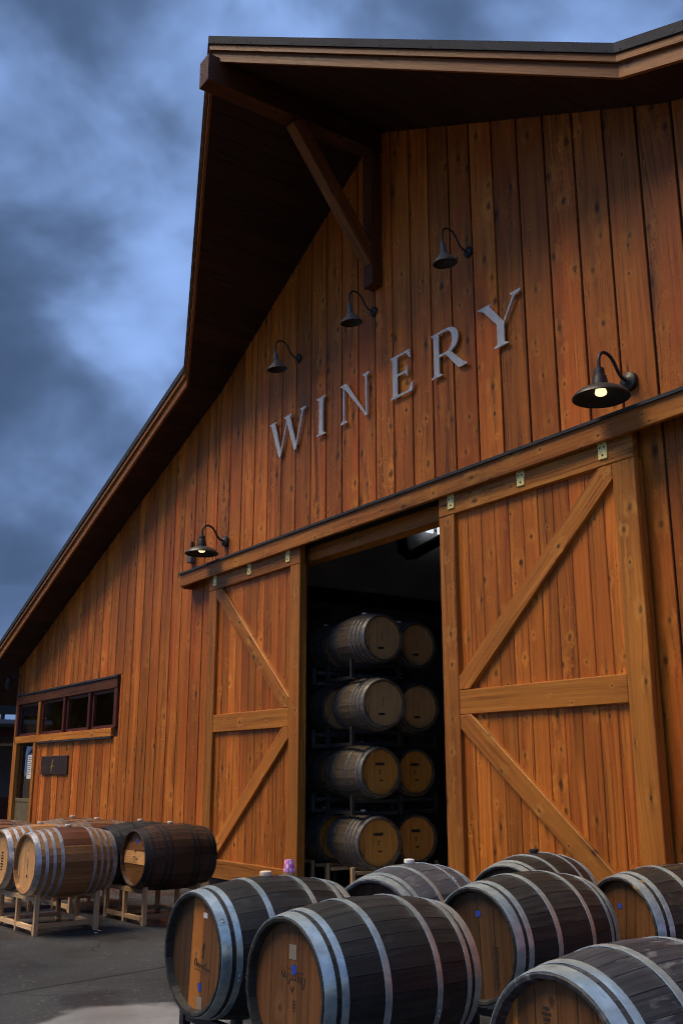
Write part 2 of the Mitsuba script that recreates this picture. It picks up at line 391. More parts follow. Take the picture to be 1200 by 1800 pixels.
# wall frame: a mesh drawn in (x, z) and extruded along local z is turned to stand on the wall, its front towards -y
def on_wall(mesh, y):
    m = mesh.copy()
    v = np.array(m.vertices)
    m.vertices = np.stack([v[:, 0], y - v[:, 2], v[:, 1]], 1)
    return m


# ------------------------------------------------------------------ ground
g = MB().box((-600, -600, -0.5), (600, 600, -0.06))
put('ground', g.ply('earth'), kind='structure')
USED['pavement'] = 1
labels['pavement'] = {'kind': 'structure'}
ang = math.radians(102.0)
ax, bx = np.array([math.cos(ang), math.sin(ang)]), np.array([math.sin(ang), -math.cos(ang)])
c0 = np.array([-8.22, -3.8])
W_, L_ = 4.2, 6.0
for i in range(-6, 4):
    for j in range(-3, 4):
        o = c0 + bx * (i * W_) + ax * (j * L_ - 2.4)
        q = [o + bx * 0.006 + ax * 0.006, o + bx * (W_ - 0.006) + ax * 0.006, o + bx * (W_ - 0.006) + ax * (L_ - 0.006), o + bx * 0.006 + ax * (L_ - 0.006)]
        ctr = sum(q) / 4
        m = MB()
        e = 0.008
        inn = [p + (ctr - p) / np.linalg.norm(ctr - p) * e * 1.4 for p in q]
        m.face([(p[0], p[1], 0.0) for p in inn], [(p[0], p[1]) for p in inn])
        for k in range(4):
            a, b2, c, d = q[k], q[(k + 1) % 4], inn[(k + 1) % 4], inn[k]
            m.face([(a[0], a[1], -0.007), (b2[0], b2[1], -0.007), (c[0], c[1], 0.0), (d[0], d[1], 0.0)], [(0, 0), (1, 0), (1, .01), (0, .01)])
            m.face([(a[0], a[1], -0.10), (b2[0], b2[1], -0.10), (b2[0], b2[1], -0.007), (a[0], a[1], -0.007)], [(0, 0), (1, 0), (1, .1), (0, .1)])
        put('slab', m.ply('paving'), 'pavement')

# ------------------------------------------------------------------ the barn
BARN = thing('winery_barn', 'large orange stained timber barn with board siding and sliding doors under a dark gable roof', 'barn')
X0 = -9.37
BL, BR, EL, ER = -13.76, -4.88, -25.6, 6.8
ZR, ZB = 10.44, 8.09
SL = 0.377
OR, OB = 2.45, 0.57
ZE = ZB - SL * (BL - EL)
XL, XR = -23.58, 4.68          # wall corners


def roof_z(x):
    h = X0 - BL if x < X0 else BR - X0
    x = abs(x - X0)
    return ZR - (ZR - ZB) * x / h if x < h else ZB - SL * (x - h)


def soffit_y(x):
    h = X0 - BL if x < X0 else BR - X0
    x = abs(x - X0)
    return -(OR - (OR - OB) * min(1, x / h))


# --- front wall: dark backing with the door opening, siding boards in front
WALL = BARN + '__front_wall'
USED[WALL] = 1
outline = Polygon([(XL, 0.02), (XR, 0.02), (XR, roof_z(XR) - 0.2), (BR, ZB - 0.2), (X0, ZR - 0.2), (BL, ZB - 0.2), (XL, roof_z(XL) - 0.2)])
OPEN = (-12.40, -7.05, 4.55)
outline = outline - sbox(OPEN[0], 0.0, OPEN[1], OPEN[2]) - sbox(-23.35, 2.40, -17.5, 3.12) - sbox(-23.30, 0.1, -22.05, 2.22)
scene[WALL] = MB().add(on_wall(extrude(outline, 0.145), 0.17)).ply('backing_dark')

edges = [-7.177]
while edges[-1] < XR - 0.55:
    edges.append(edges[-1] + 0.398 + random.uniform(-.008, .008))
edges.append(XR - 0.17)
e = -7.177
while e > -10.3:
    e -= 0.3795 + random.uniform(-.006, .006); edges.append(e)
while e > XL + 0.62:
    e -= 0.393 + random.uniform(-.014, .014); edges.append(e)
edges.append(XL + 0.17)
edges = sorted(edges)
GAP = 0.013
SPL = [(XL, 0)]


def siding(x0, x1, z0, ztop=None):
    x0, x1 = x0 + GAP, x1 - GAP
    if ztop is None:
        pts = [(x0, z0), (x1, z0), (x1, roof_z(x1) - 0.2)]
        for xb in (BR, X0, BL):
            if x0 < xb < x1:
                pts.append((xb, roof_z(xb) - 0.2))
        pts.append((x0, roof_z(x0) - 0.2))
        poly = Polygon(pts)
        if not poly.equals(poly.convex_hull):
            poly = Polygon([(x0, z0), (x1, z0), (x1, roof_z(x1) - 0.2), (x0, roof_z(x0) - 0.2)])
    else:
        poly = sbox(x0, z0, x1, ztop)
    y = random.uniform(-0.002, 0.002)
    put('siding_board', MB().polyplank(poly, y, 0.0215, (0, 1), 0.005).ply('siding_wood'), WALL)


for a, b2 in zip(edges[:-1], edges[1:]):
    c = (a + b2) / 2
    if b2 <= -17.36:
        siding(a, b2, 3.36)
        if c > -21.85:
            siding(a, b2, 0.16, 2.24)
    elif c < -14.60:
        if a < -17.36 < b2:
            siding(a, b2, 3.36); siding(a, -17.36, 0.16, 2.24) if -17.36 - a > 0.05 else None; siding(max(a, -17.385), b2, 0.16, 3.355)
        else:
            siding(a, b2, 0.16)
    else:
        siding(a, b2, 4.70)
        lo, hi = (a, min(b2, OPEN[0])) if c < OPEN[0] else (max(a, OPEN[1]), b2)
        if hi - lo > 0.08 and (hi <= OPEN[0] or lo >= OPEN[1]):
            siding(lo, hi, 0.16, 4.64)
# corner boards, sill, lintel and jambs
for xa in (XL, XR - 0.155):
    put('corner_board', MB().polyplank(sbox(xa, 0.16, xa + 0.155, roof_z(xa + 0.08) - 0.25), -0.022, 0.02).ply('siding_wood'), WALL)
put('lintel', MB().box((OPEN[0] - 0.1, 0.03, 4.37), (OPEN[1] + 0.1, 0.24, 4.62), 0).ply('frame_wood'), WALL)
for xa in (OPEN[0] - 0.012, OPEN[1] - 0.10):
    put('jamb', MB().box((xa, 0.03, 0.02), (xa + 0.112, 0.25, 4.365)).ply('frame_wood'), WALL)
put('foundation', MB().box((XL - 0.02, -0.012, -0.05), (OPEN[0], 0.20, 0.15), 0).box((OPEN[1], -0.012, -0.05), (XR + 0.02, 0.20, 0.15), 0).ply('concrete'), BARN)
put('base_flashing', MB().box((XL, -0.03, 0.135), (OPEN[0], 0.02, 0.158), 0).box((OPEN[1], -0.03, 0.135), (XR, 0.02, 0.158), 0).ply('roof_metal'), BARN)
# side and back walls
for nm, a, b2 in (('side_wall', (XL, 0.175, 0.0), (XL + 0.15, 16.0, roof_z(XL) - 0.32)), ('side_wall', (XR - 0.15, 0.175, 0.0), (XR, 16.0, roof_z(XR) - 0.32))):
    put(nm, MB().box(a, b2).ply('siding_wood'), BARN)
back = Polygon([(XL, 0.0), (XR, 0.0), (XR, roof_z(XR) - 0.22), (BR, ZB - 0.22), (X0, ZR - 0.22), (BL, ZB - 0.22), (XL, roof_z(XL) - 0.22)])
put('back_wall', MB().add(on_wall(extrude(back, 0.15), 16.15)).ply('interior_dark'), BARN)

# --- roof
ROOF = BARN + '__roof'
USED[ROOF] = 1
px = [EL, BL, X0, BR, ER]
m = MB()
top = [np.array([x, soffit_y(x), roof_z(x)]) for x in px]
for a, b2 in zip(top[:-1], top[1:]):
    y1 = 16.4
    a = a - np.array([0, 0, .09]); b2 = b2 - np.array([0, 0, .09])
    A, B = a, b2
    A1, B1 = np.array([a[0], y1, a[2]]), np.array([b2[0], y1, b2[2]])
    dn = np.array([0, 0, 0.29]); up_ = np.array([0, 0, 0.0])
    w = abs(b2[0] - a[0])
    o = 4.0 * bid()
    m.face([A, B, B1, A1], [(o, 0), (o + w, 0), (o + w, y1), (o, y1)])
    m.face([A1 - dn, B1 - dn, B - dn, A - dn], [(o, 0), (o + 3, 0), (o + 3, y1), (o, y1)])
    m.face([A - dn, B - dn, B, A], [(o, 0), (o + 3, 0), (o + 3, .24), (o, .24)])
    m.face([B1 - dn, A1 - dn, A1, B1], [(o, 0), (o + 3, 0), (o + 3, .24), (o, .24)])
for a, s in ((top[0], -1), (top[-1], 1)):
    q = [(a[0], a[1], a[2] - .38), (a[0], 16.4, a[2] - .38), (a[0], 16.4, a[2] - .09), (a[0], a[1], a[2] - .09)]
    m.face(q if s > 0 else q[::-1], [(0, 0), (3, 0), (3, .24), (0, .24)])
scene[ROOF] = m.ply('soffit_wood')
labels[ROOF] = {'label': 'dark gable roof with a pointed prow overhang'}


def offset_plan(t):
    """The front edge of the roof moved outwards by t, mitred."""
    P = np.array([[p[0], p[1]] for p in top])
    out = []
    nrm = []
    for a, b2 in zip(P[:-1], P[1:]):
        d = (b2 - a) / np.linalg.norm(b2 - a)
        nrm.append(np.array([d[1], -d[0]]))
    for k in range(len(P)):
        n1, n2 = nrm[max(0, k - 1)], nrm[min(len(nrm) - 1, k)]
        n = n1 + n2; n /= np.linalg.norm(n)
        out.append(P[k] + n * t / max(0.3, n @ n2))
    return out


def edge_band(name, t0, t1, z0, z1, mat):
    I, O = offset_plan(t0), offset_plan(t1)
    for k in range(4):
        za, zb = top[k][2], top[k + 1][2]
        c = [(*O[k], za + z0), (*O[k], za + z1), (*I[k], za + z1), (*I[k], za + z0), (*O[k + 1], zb + z0), (*O[k + 1], zb + z1), (*I[k + 1], zb + z1), (*I[k + 1], zb + z0)]
        put(name, MB().hexa(c).ply(mat), ROOF)


edge_band('fascia_board', 0.004, 0.045, -0.400, -0.255, 'fascia_wood')
edge_band('fascia_board', 0.004, 0.080, -0.250, -0.172, 'fascia_wood')
edge_band('metal_cap', 0.004, 0.100, -0.167, -0.060, 'roof_metal')
O = offset_plan(0.101)
sc = []
for k in (2, 3):
    n = int(np.linalg.norm(O[k + 1] - O[k]) / 0.55)
    for j in range(n + 1):
        t = (j + 0.12) / (n + 0.25)
        q = O[k] * (1 - t) + O[k + 1] * t
        s = trimesh.creation.icosphere(subdivisions=1, radius=0.007)
        s.apply_translation([q[0], q[1], top[k][2] * (1 - t) + top[k + 1][2] * t - 0.145])
        sc.append(s)
put('cap_screw', mikit.ply(trimesh.util.concatenate(sc), 'screw_dark'), ROOF, kind='stuff')
sm = MB()
for a, b2 in zip(top[:-1], top[1:]):
    A, B = a + np.array([0, -.03, -.085]), b2 + np.array([0, -.03, -.085])
    sm.hexa([A, (A[0], 16.5, A[2]), (A[0], 16.5, A[2] + .02), A + np.array([0, 0, .02]), B, (B[0], 16.5, B[2]), (B[0], 16.5, B[2] + .02), B + np.array([0, 0, .02])])
put('metal_sheet', sm.ply('roof_metal'), ROOF)
xs_ = [EL + .02]
while xs_[-1] < ER - .3:
    w_ = 0.26
    nx = xs_[-1] + w_
    for br_ in (BL, X0, BR):
        if xs_[-1] < br_ - .02 and nx > br_ - .12:
            nx = br_
    xs_.append(nx)
for xa, xb in zip(xs_[:-1], xs_[1:]):
    xa, xb = xa + .004, xb - .004
    ya, yb_ = soffit_y(xa) + .006, soffit_y(xb) + .006
    za, zb = roof_z(xa) - .382, roof_z(xb) - .382
    j_ = random.uniform(0, .004)
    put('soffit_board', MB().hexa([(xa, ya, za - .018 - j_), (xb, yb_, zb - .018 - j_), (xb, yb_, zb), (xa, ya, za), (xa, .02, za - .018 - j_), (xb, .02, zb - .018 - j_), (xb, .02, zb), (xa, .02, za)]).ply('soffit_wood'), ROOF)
# ridge beam, brace
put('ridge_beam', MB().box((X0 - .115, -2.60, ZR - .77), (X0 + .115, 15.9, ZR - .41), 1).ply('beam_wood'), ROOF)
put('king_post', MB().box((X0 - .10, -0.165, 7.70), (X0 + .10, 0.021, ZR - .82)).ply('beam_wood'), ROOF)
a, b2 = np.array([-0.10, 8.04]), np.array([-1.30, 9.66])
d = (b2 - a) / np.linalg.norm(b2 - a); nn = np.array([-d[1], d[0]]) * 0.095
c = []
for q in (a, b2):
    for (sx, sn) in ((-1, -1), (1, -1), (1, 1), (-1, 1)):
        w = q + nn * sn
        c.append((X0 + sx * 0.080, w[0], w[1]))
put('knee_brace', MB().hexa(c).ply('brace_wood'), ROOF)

# --- sliding door track
TRACK = group_part('door_track', BARN, 'long timber track cover above the doors with a dark metal drip cap')
HX0, HX1 = -14.54, -2.0
put('cover_board', MB().polyplank(sbox(HX0, 4.53, HX1, 4.735), -0.22, -0.175, (1, 0)).ply('frame_wood'), TRACK)
put('top_board', MB().box((HX0, -0.170, 4.68), (HX1, -0.006, 4.732), 0).ply('beam_wood'), TRACK)
put('end_board', MB().box((HX0, -0.170, 4.50), (HX0 + .04, -0.006, 4.675)).ply('frame_wood'), TRACK)
put('drip_cap', MB().hexa([(HX0 - .03, -.245, 4.722), (HX0 - .03, -.245, 4.752), (HX0 - .03, -.004, 4.80), (HX0 - .03, -.004, 4.74), (HX1, -.245, 4.722), (HX1, -.245, 4.752), (HX1, -.004, 4.80), (HX1, -.004, 4.74)]).ply('roof_metal'), TRACK)
put('rail', MB().box((HX0 + .05, -0.13, 4.60), (HX1, -0.08, 4.665), 0).ply('dark_steel'), TRACK)


def sliding_door(x0, x1, side, hang, label):
    D = group_part('sliding_door', BARN, label)
    z0, z1, yf, yp, yb = 0.17, 4.575, -0.145, -0.098, -0.060
    sw, tr, mr0, mr1, br = 0.25, 4.32, 2.18, 2.43, 0.42
    n = 11
    xs = np.linspace(x0 + 0.01, x1 - 0.01, n + 3)
    for a, b2 in zip(xs[:-1], xs[1:]):
        put('plank', MB().polyplank(sbox(a + .0025, z0 + .01, b2 - .0025, z1 - .01), yp + random.uniform(0, .003), yb, (0, 1), 0.006).ply('door_wood'), D)
    put('back_sheet', MB().box((x0 + .02, yb + .002, z0), (x1 - .02, yb + .014, z1)).ply('beam_wood'), D)
    for xa in (x0, x1 - sw):
        put('stile', MB().polyplank(sbox(xa, z0, xa + sw, tr - .001), yf, yp + .004, (0, 1), 0.007).ply('frame_wood'), D)
        put('edge_strip', MB().box((xa + .003 if xa == x0 else x1 - .031, yp + .005, z0 + .002), (xa + .031 if xa == x0 else x1 - .003, yb + .03, tr - .003)).ply('frame_wood'), D)
    put('rail', MB().polyplank(sbox(x0, tr + .001, x1, z1), yf - .003, yp + .004, (1, 0), 0.007).ply('frame_wood'), D)
    put('rail', MB().polyplank(sbox(x0 + sw + .001, mr0, x1 - sw - .001, mr1), yf + .003, yp + .004, (1, 0), 0.007).ply('frame_wood'), D)
    put('rail', MB().polyplank(sbox(x0 + sw + .001, z0, x1 - sw - .001, br), yf + .003, yp + .004, (1, 0), 0.007).ply('frame_wood'), D)
    xi0, xi1 = x0 + sw + .002, x1 - sw - .002
    for (zl, zh, up) in ((mr1 + .002, tr - .002, side > 0), (br + .002, mr0 - .002, side < 0)):
        h = 0.105
        p, q = (np.array([xi0, zl]), np.array([xi1, zh])) if up else (np.array([xi0, zh]), np.array([xi1, zl]))
        poly = LineString([p - (q - p), q + (q - p)]).buffer(h, cap_style=2).intersection(sbox(xi0, zl, xi1, zh))
        put('brace', MB().polyplank(poly, yf + .001, yp + .004, q - p, 0.007).ply('frame_wood'), D)
    for hx in hang:
        hs = sbox(-.05, -.09, .05, .065)
        hs = hs - sbox(-.006, 0.035, .006, .07)
        put('hanger', mikit.ply(on_wall(affinity_mesh(hs, 0.012, hx, 4.475), yf - .004), 'brass'), D)
        s3 = trimesh.util.concatenate([trimesh.creation.cylinder(radius=.009, height=.008, sections=10, transform=trimesh.transformations.translation_matrix([hx + dx, yf - .018, 4.475 + dz]) @ trimesh.transformations.rotation_matrix(math.pi / 2, [1, 0, 0])) for dx, dz in ((-.024, .018), (.024, .018), (0, -.055))])
        put('hanger_screw', mikit.ply(s3, 'screw_dark'), D)
    return D


def affinity_mesh(shape, depth, x, z):
    m = extrude(shape, depth)
    m.apply_translation([x, z, 0])
    return m


sliding_door(-13.62, -10.98, -1, (-13.42, -12.35, -11.28), 'left sliding barn door')
sliding_door(-8.10, -5.42, 1, (-7.88, -6.81, -5.75), 'right sliding barn door')

# --- window and entry door at the far left
WIN = group_part('window', BARN, 'long strip window of four panes')
WX0, WX1, WZ0, WZ1 = -23.42, -17.42, 2.25, 3.33
put('head_flashing', MB().box((WX0 - .05, -.07, WZ1 - .015), (WX1 + .05, .02, WZ1 + .02), 0).ply('roof_metal'), WIN)
put('head', MB().polyplank(sbox(WX0, 3.12, WX1, WZ1 - .018), -.045, .02, (1, 0)).ply('beam_wood'), WIN)
put('sill', MB().polyplank(sbox(WX0 + .06, WZ0, WX1 - .16, 2.40), -.05, .02, (1, 0)).ply('frame_wood'), WIN)
put('sill_flashing', MB().box((-21.8, -.06, WZ0 - .03), (WX1 - .14, .02, WZ0 - .003), 0).ply('roof_metal'), WIN)
mx = [WX0, -21.84, -20.26, -18.83, WX1]
for k, x in enumerate(mx):
    w = (0.12, 0.15, 0.10, 0.10, 0.14)[k]
    xa = x if k == 0 else x - w if k == 4 else x - w / 2
    put('mullion', MB().polyplank(sbox(xa, 2.402, xa + w, 3.118), -.035, .05).ply('frame_wood' if k == 1 else 'window_wood'), WIN)
for a, b2 in zip(mx[:-1], mx[1:]):
    ring = sbox(a + .08, 2.405, b2 - .08, 3.115) - sbox(a + .14, 2.465, b2 - .14, 3.06)
    put('frame', mikit.ply(on_wall(extrude(ring, .04), .055), 'window_wood'), WIN)
    put('pane', MB().face([(a + .1, .035, 2.43), (b2 - .1, .035, 2.43), (b2 - .1, .035, 3.10), (a + .1, .035, 3.10)], [(0, 0), (1, 0), (1, 1), (0, 1)]) or None, WIN) if False else None
    pm = MB(); pm.face([(a + .1, .035, 2.43), (b2 - .1, .035, 2.43), (b2 - .1, .035, 3.10), (a + .1, .035, 3.10)], [(0, 0), (1, 0), (1, 1), (0, 1)])
    put('pane', pm.ply('pane_glass'), WIN)
DOOR = group_part('entry_door', BARN, 'glazed side door with a plain lower panel')
for xa in (-23.42, -22.06):
    put('jamb', MB().polyplank(sbox(xa, .15, xa + .16, 2.245), -.04, .05).ply('frame_wood'), DOOR)
put('panel', MB().polyplank(sbox(-23.25, .15, -22.07, .98), .03, .06).ply('panel_olive'), DOOR)
put('mid_rail', MB().polyplank(sbox(-23.25, .982, -22.07, 1.06), .02, .06, (1, 0)).ply('panel_olive'), DOOR)
pm = MB(); pm.face([(-23.25, .04, 1.06), (-22.07, .04, 1.06), (-22.07, .04, 2.24), (-23.25, .04, 2.24)], [(0, 0), (1, 0), (1, 1), (0, 1)])
put('pane', pm.ply('pane_glass'), DOOR)
# --- inside: nave posts and partition, seen through the door
INT = group_part('interior', BARN, 'dim barrel store seen through the open doors')
PX = -14.1
put('upper_partition', MB().box((PX - .12, .25, 4.72), (PX, 15.95, 7.72)).ply('interior_paint'), INT)
put('tie_beam', MB().box((PX - .16, .25, 4.48), (PX + .05, 15.95, 4.70), 1).ply('dark_steel'), INT)
put('lower_partition', MB().box((PX - .12, .25, .0), (PX - .02, 15.95, 4.46)).ply('interior_dark'), INT)
put('right_partition', MB().box((-4.6, .25, .0), (-4.5, 15.95, 7.6)).ply('interior_dark'), INT)
put('ceiling', MB().hexa([(PX, .25, 7.55), (PX, .25, 7.62), (X0, .25, 9.60), (X0, .25, 9.53), (PX, 15.9, 7.55), (PX, 15.9, 7.62), (X0, 15.9, 9.60), (X0, 15.9, 9.53)]).hexa([(X0, .25, 9.53), (X0, .25, 9.60), (-4.6, .25, 7.62), (-4.6, .25, 7.55), (X0, 15.9, 9.53), (X0, 15.9, 9.60), (-4.6, 15.9, 7.62), (-4.6, 15.9, 7.55)]).ply('interior_dark'), INT)
put('floor', MB().box((XL + .16, .22, -.05), (XR - .16, 15.95, .018)).ply('floor_concrete'), INT)
for ya, za in ((2.0, 4.18), (4.62, 4.06)):
    put('notice_board', MB().box((PX - .01, ya, za - .24), (PX + .02, ya + .42, za + .16)).ply('rack_grey'), INT)
for ya, yb_ in ((4.50, 4.66), (4.78, 4.95)):
    lm = MB().box((PX + .12, ya, 5.98), (PX + .16, yb_, 6.18))
    sh = lm.ply('plastic_white'); sh['emitter'] = dict(type='area', radiance=rgb(0.20, 0.215, 0.23))
    put('light_panel', sh, INT, 'small lit white light panel high inside the doorway')
    put('light_bracket', MB().box((PX + .001, ya + .05, 6.05), (PX + .118, yb_ - .05, 6.1)).ply('dark_steel'), INT)
put('duct', mikit.ply(tube([(PX + .2, 3.86, 7.2), (PX + .2, 3.86, 6.0), (PX + .2, 3.86, 5.72), (PX + .2, 3.89, 5.55), (PX + .2, 4.0, 5.47), (PX + .2, 4.15, 5.5), (PX + .2, 5.0, 5.98), (PX + .2, 7.5, 7.3)], .10, 16), 'duct_black', smooth=40), INT)

# ------------------------------------------------------------------ sign letters
H = 0.555
LW = 0.095  # thick stroke
TW = 0.032  # thin stroke


def par(x0, x1, w, y0=0.0, y1=H):
    """A slanted stroke of horizontal width w from x0 at y0 to x1 at y1 (centres)."""
    return Polygon([(x0 - w / 2, y0), (x0 + w / 2, y0), (x1 + w / 2, y1), (x1 - w / 2, y1)])


def serif(x, y, l, r, up):
    t, k = 0.016, 0.045
    s = 1 if up else -1
    return Polygon([(x - l, y), (x + r, y), (x + r, y + s * t), (x + r * 0.35, y + s * k), (x - l * 0.35, y + s * k), (x - l, y + s * t)])


def letter(ch):
    u = unary_union
    if ch == 'I':
        return u([par(0, 0, LW), serif(0, 0, .105, .105, True), serif(0, H, .105, .105, False)])
    if ch == 'N':
        return u([par(-.26, -.26, TW), par(.255, .255, TW, -.02), Polygon([(-.33, H), (-.20, H), (.272, -.03), (.272, -.03), (.235, -.03), (.20, .02), (-.275, H - .03)]),
                  serif(-.26, 0, .075, .075, True), serif(.255, H, .075, .075, False), serif(-.27, H, .06, .05, False)])
    if ch == 'E':
        e = [par(-.12, -.12, LW), serif(-.12, 0, .09, .1, True), serif(-.12, H, .09, .1, False)]
        for y, x1, s in ((0, .215, 1), (H - .03, .18, -1), (H * .49, .12, 0)):
            e.append(sbox(-.12, y, x1, y + .03))
            if s == 1:
                e.append(Polygon([(x1 - .07, y + .03), (x1, y), (x1 + .02, y + .12), (x1 + .006, y + .12)]))
            elif s == -1:
                e.append(Polygon([(x1 - .07, y), (x1, y + .03), (x1 + .012, y - .085), (x1 - .002, y - .085)]))
            else:
                e.append(Polygon([(x1 - .04, y + .015), (x1, y - .05), (x1 + .012, y - .05), (x1 + .012, y + .08), (x1, y + .08)]))
        return u(e)
    if ch == 'R':
        out = affinity.scale(Point(0, 0).buffer(1.0, 32), .205, .158)
        inn = affinity.scale(Point(0, 0).buffer(1.0, 32), .108, .128)
        cy = H - .158
        bowl = affinity.translate(out, .0, cy) - affinity.translate(inn, -.012, cy)
        bowl = bowl.intersection(sbox(-.02, 0, .4, 1))
        top_ = sbox(-.2, H - .03, .0, H)
        midb = sbox(-.2, H - .316, .0, H - .288)
        leg = Polygon([(-.045, H - .30), (.07, H - .315), (.30, .03), (.335, .0), (.20, .0), (.175, .02)])
        return affinity.translate(u([par(-.2, -.2, LW), serif(-.2, 0, .095, .1, True), serif(-.2, H, .095, .05, False), bowl, top_, midb, leg, serif(.27, 0, .05, .075, True)]), -.03, 0)
    if ch == 'W':
        w = [Polygon([(-.46, H), (-.345, H), (-.165, .06), (-.185, -.02), (-.215, -.02)]), Polygon([(-.20, -.02), (-.17, -.02), (.045, H), (.01, H)]),
             Polygon([(-.045, H), (.07, H), (.255, .06), (.235, -.02), (.205, -.02)]), Polygon([(.22, -.02), (.25, -.02), (.455, H), (.42, H)])]
        return u(w + [serif(-.40, H, .095, .10, False), serif(.015, H, .095, .11, False), serif(.437, H, .07, .07, False)])
    if ch == 'Y':
        return u([Polygon([(-.315, H), (-.185, H), (.06, .26), (.055, .20), (-.055, .20), (-.055, .27)]), Polygon([(.02, .23), (.058, .25), (.275, H), (.235, H)]), sbox(-.055, 0, .055, .27),
                  serif(-.25, H, .10, .10, False), serif(.255, H, .085, .08, False), serif(0, 0, .11, .11, True)])


for ch, x0, x1, z, lab in (('W', -12.03, -11.03, 6.045, 'widest and leftmost of the sign'), ('I', -10.75, -10.53, 6.045, 'a single narrow upright'), ('N', -10.165, -9.51, 6.04, 'with a thick diagonal'),
                           ('E', -9.07, -8.63, 6.04, 'with three arms'), ('R', -8.275, -7.66, 6.04, 'with bowl and sloping leg'), ('Y', -7.45, -6.785, 6.04, 'rightmost of the sign')):
    s = letter(ch)
    bx0, _, bx1, _ = s.bounds
    s = affinity.scale(affinity.translate(s, -(bx0 + bx1) / 2, 0), (x1 - x0) / (bx1 - bx0), 1.0, origin=(0, 0))
    s = affinity.translate(s, (x0 + x1) / 2, z)
    k = thing('sign_letter', f'grey metal letter {ch} on the orange barn wall, {lab}', 'letter')
    put('face', mikit.ply(on_wall(extrude(s.buffer(0), .018), -.030), 'letter_metal'), k)
    c = s.representative_point()
    pins = []
    for q in (s.intersection(sbox(-99, z, 99, z + .12)).representative_point(), s.intersection(sbox(-99, z + H - .16, 99, z + H)).representative_point(), c):
        pins.append(trimesh.creation.cylinder(radius=.008, segment=[[q.x, -.032, q.y], [q.x, .01, q.y]], sections=10))
    put('standoff', mikit.ply(trimesh.util.concatenate(pins), 'dark_steel'), k)

# ------------------------------------------------------------------ wall lamps


def arc(c, r, a0, a1, n=9):
    return [(c[0] + r * math.cos(a), c[1] + r * math.sin(a)) for a in np.linspace(a0, a1, n)]


def lathe_ply(profile, mat, n=32, at=(0, 0, 0), rot=None, smooth=35):
    m, _ = lathe(profile, n)
    if rot is not None:
        m.apply_transform(rot)
    m.apply_translation(at)
    return mikit.ply(m, mat, smooth=smooth)


RX = trimesh.transformations.rotation_matrix(math.pi / 2, [1, 0, 0])


def arm_path(x, z, reach, rise):
    # out of the plate, dipping, up and over in a hook, down into the shade's neck; (distance from wall, height)
    k = np.array([(0.0, 0.0), (0.06, 0.0), (0.12, 0.02), (0.17, 0.075), (0.21, 0.13), (0.255, 0.165), (0.31, 0.178), (0.36, 0.165), (0.392, 0.125), (0.40, 0.07), (0.40, 0.0)])
    from scipy.interpolate import CubicSpline
    t = np.r_[0, np.cumsum(np.linalg.norm(np.diff(k, axis=0), axis=1))]
    q = CubicSpline(t, k)(np.linspace(0, t[-1], 40))
    return [(x, -a * reach / 0.40, z + b * rise / 0.178) for a, b in q]


def small_lamp(x, z, label):
    k = thing('gooseneck_lamp', label, 'wall lamp', 'small gooseneck lamps above the sign')
    put('wall_plate', lathe_ply([(0, .05), (.03, .05), (.045, .038), (.062, .03), (.066, .012), (.066, 0), (0, 0)][::-1], 'lamp_black', 24, (x, 0, z), RX), k)
    p = arm_path(x, z, .40, .20)
    put('arm', mikit.ply(tube(p, .011), 'lamp_black', smooth=40), k)
    c = trimesh.transformations.rotation_matrix(math.radians(7), [1, 0, 0])
    put('shade', lathe_ply([(.138, -.262), (.144, -.257), (.136, -.242), (.037, -.125), (.033, -.05), (.026, -.035), (.022, .0), (.018, .015), (0, .02)], 'lamp_grey', 32, (x, -.40, z), c), k)
    put('lining', lathe_ply([(.136, -.260), (.130, -.244), (.030, -.128), (0, -.12)], 'lamp_black', 32, (x, -.40, z), c), k)


def big_lamp(x, z, label):
    k = thing('barn_lamp', label, 'wall lamp', 'large lit lamps over the door track')
    put('wall_plate', lathe_ply([(0, .07), (.03, .07), (.05, .055), (.085, .045), (.092, .015), (.092, 0), (0, 0)][::-1], 'lamp_black', 28, (x, 0, z), RX), k)
    p = arm_path(x, z, .42, .21)
    put('arm', mikit.ply(tube(p, .016), 'lamp_black', smooth=40), k)
    at = (x, -.42, z)
    put('neck', lathe_ply([(.075, -.145), (.070, -.10), (.060, -.055), (.060, -.045), (.048, -.035), (.043, .03), (.03, .04), (0, .045)], 'lamp_black', 32, at), k)
    put('shade', lathe_ply([(.250, -.255), (.256, -.25), (.252, -.235), (.215, -.195), (.14, -.155), (.074, -.142), (0, -.140)], 'lamp_black', 48, at), k)
    put('lining', lathe_ply([(.248, -.252), (.210, -.205), (.14, -.168), (.08, -.155), (0, -.150)], 'lamp_inside', 48, at), k)
    b = lathe_ply([(0, -.228), (.030, -.226), (.048, -.216), (.054, -.20), (.045, -.17), (.035, -.152)], 'plastic_cream', 28, at)
    b['emitter'] = dict(type='area', radiance=rgb(0.38, 0.30, 0.15))
    put('bulb', b, k, 'lit warm bulb')


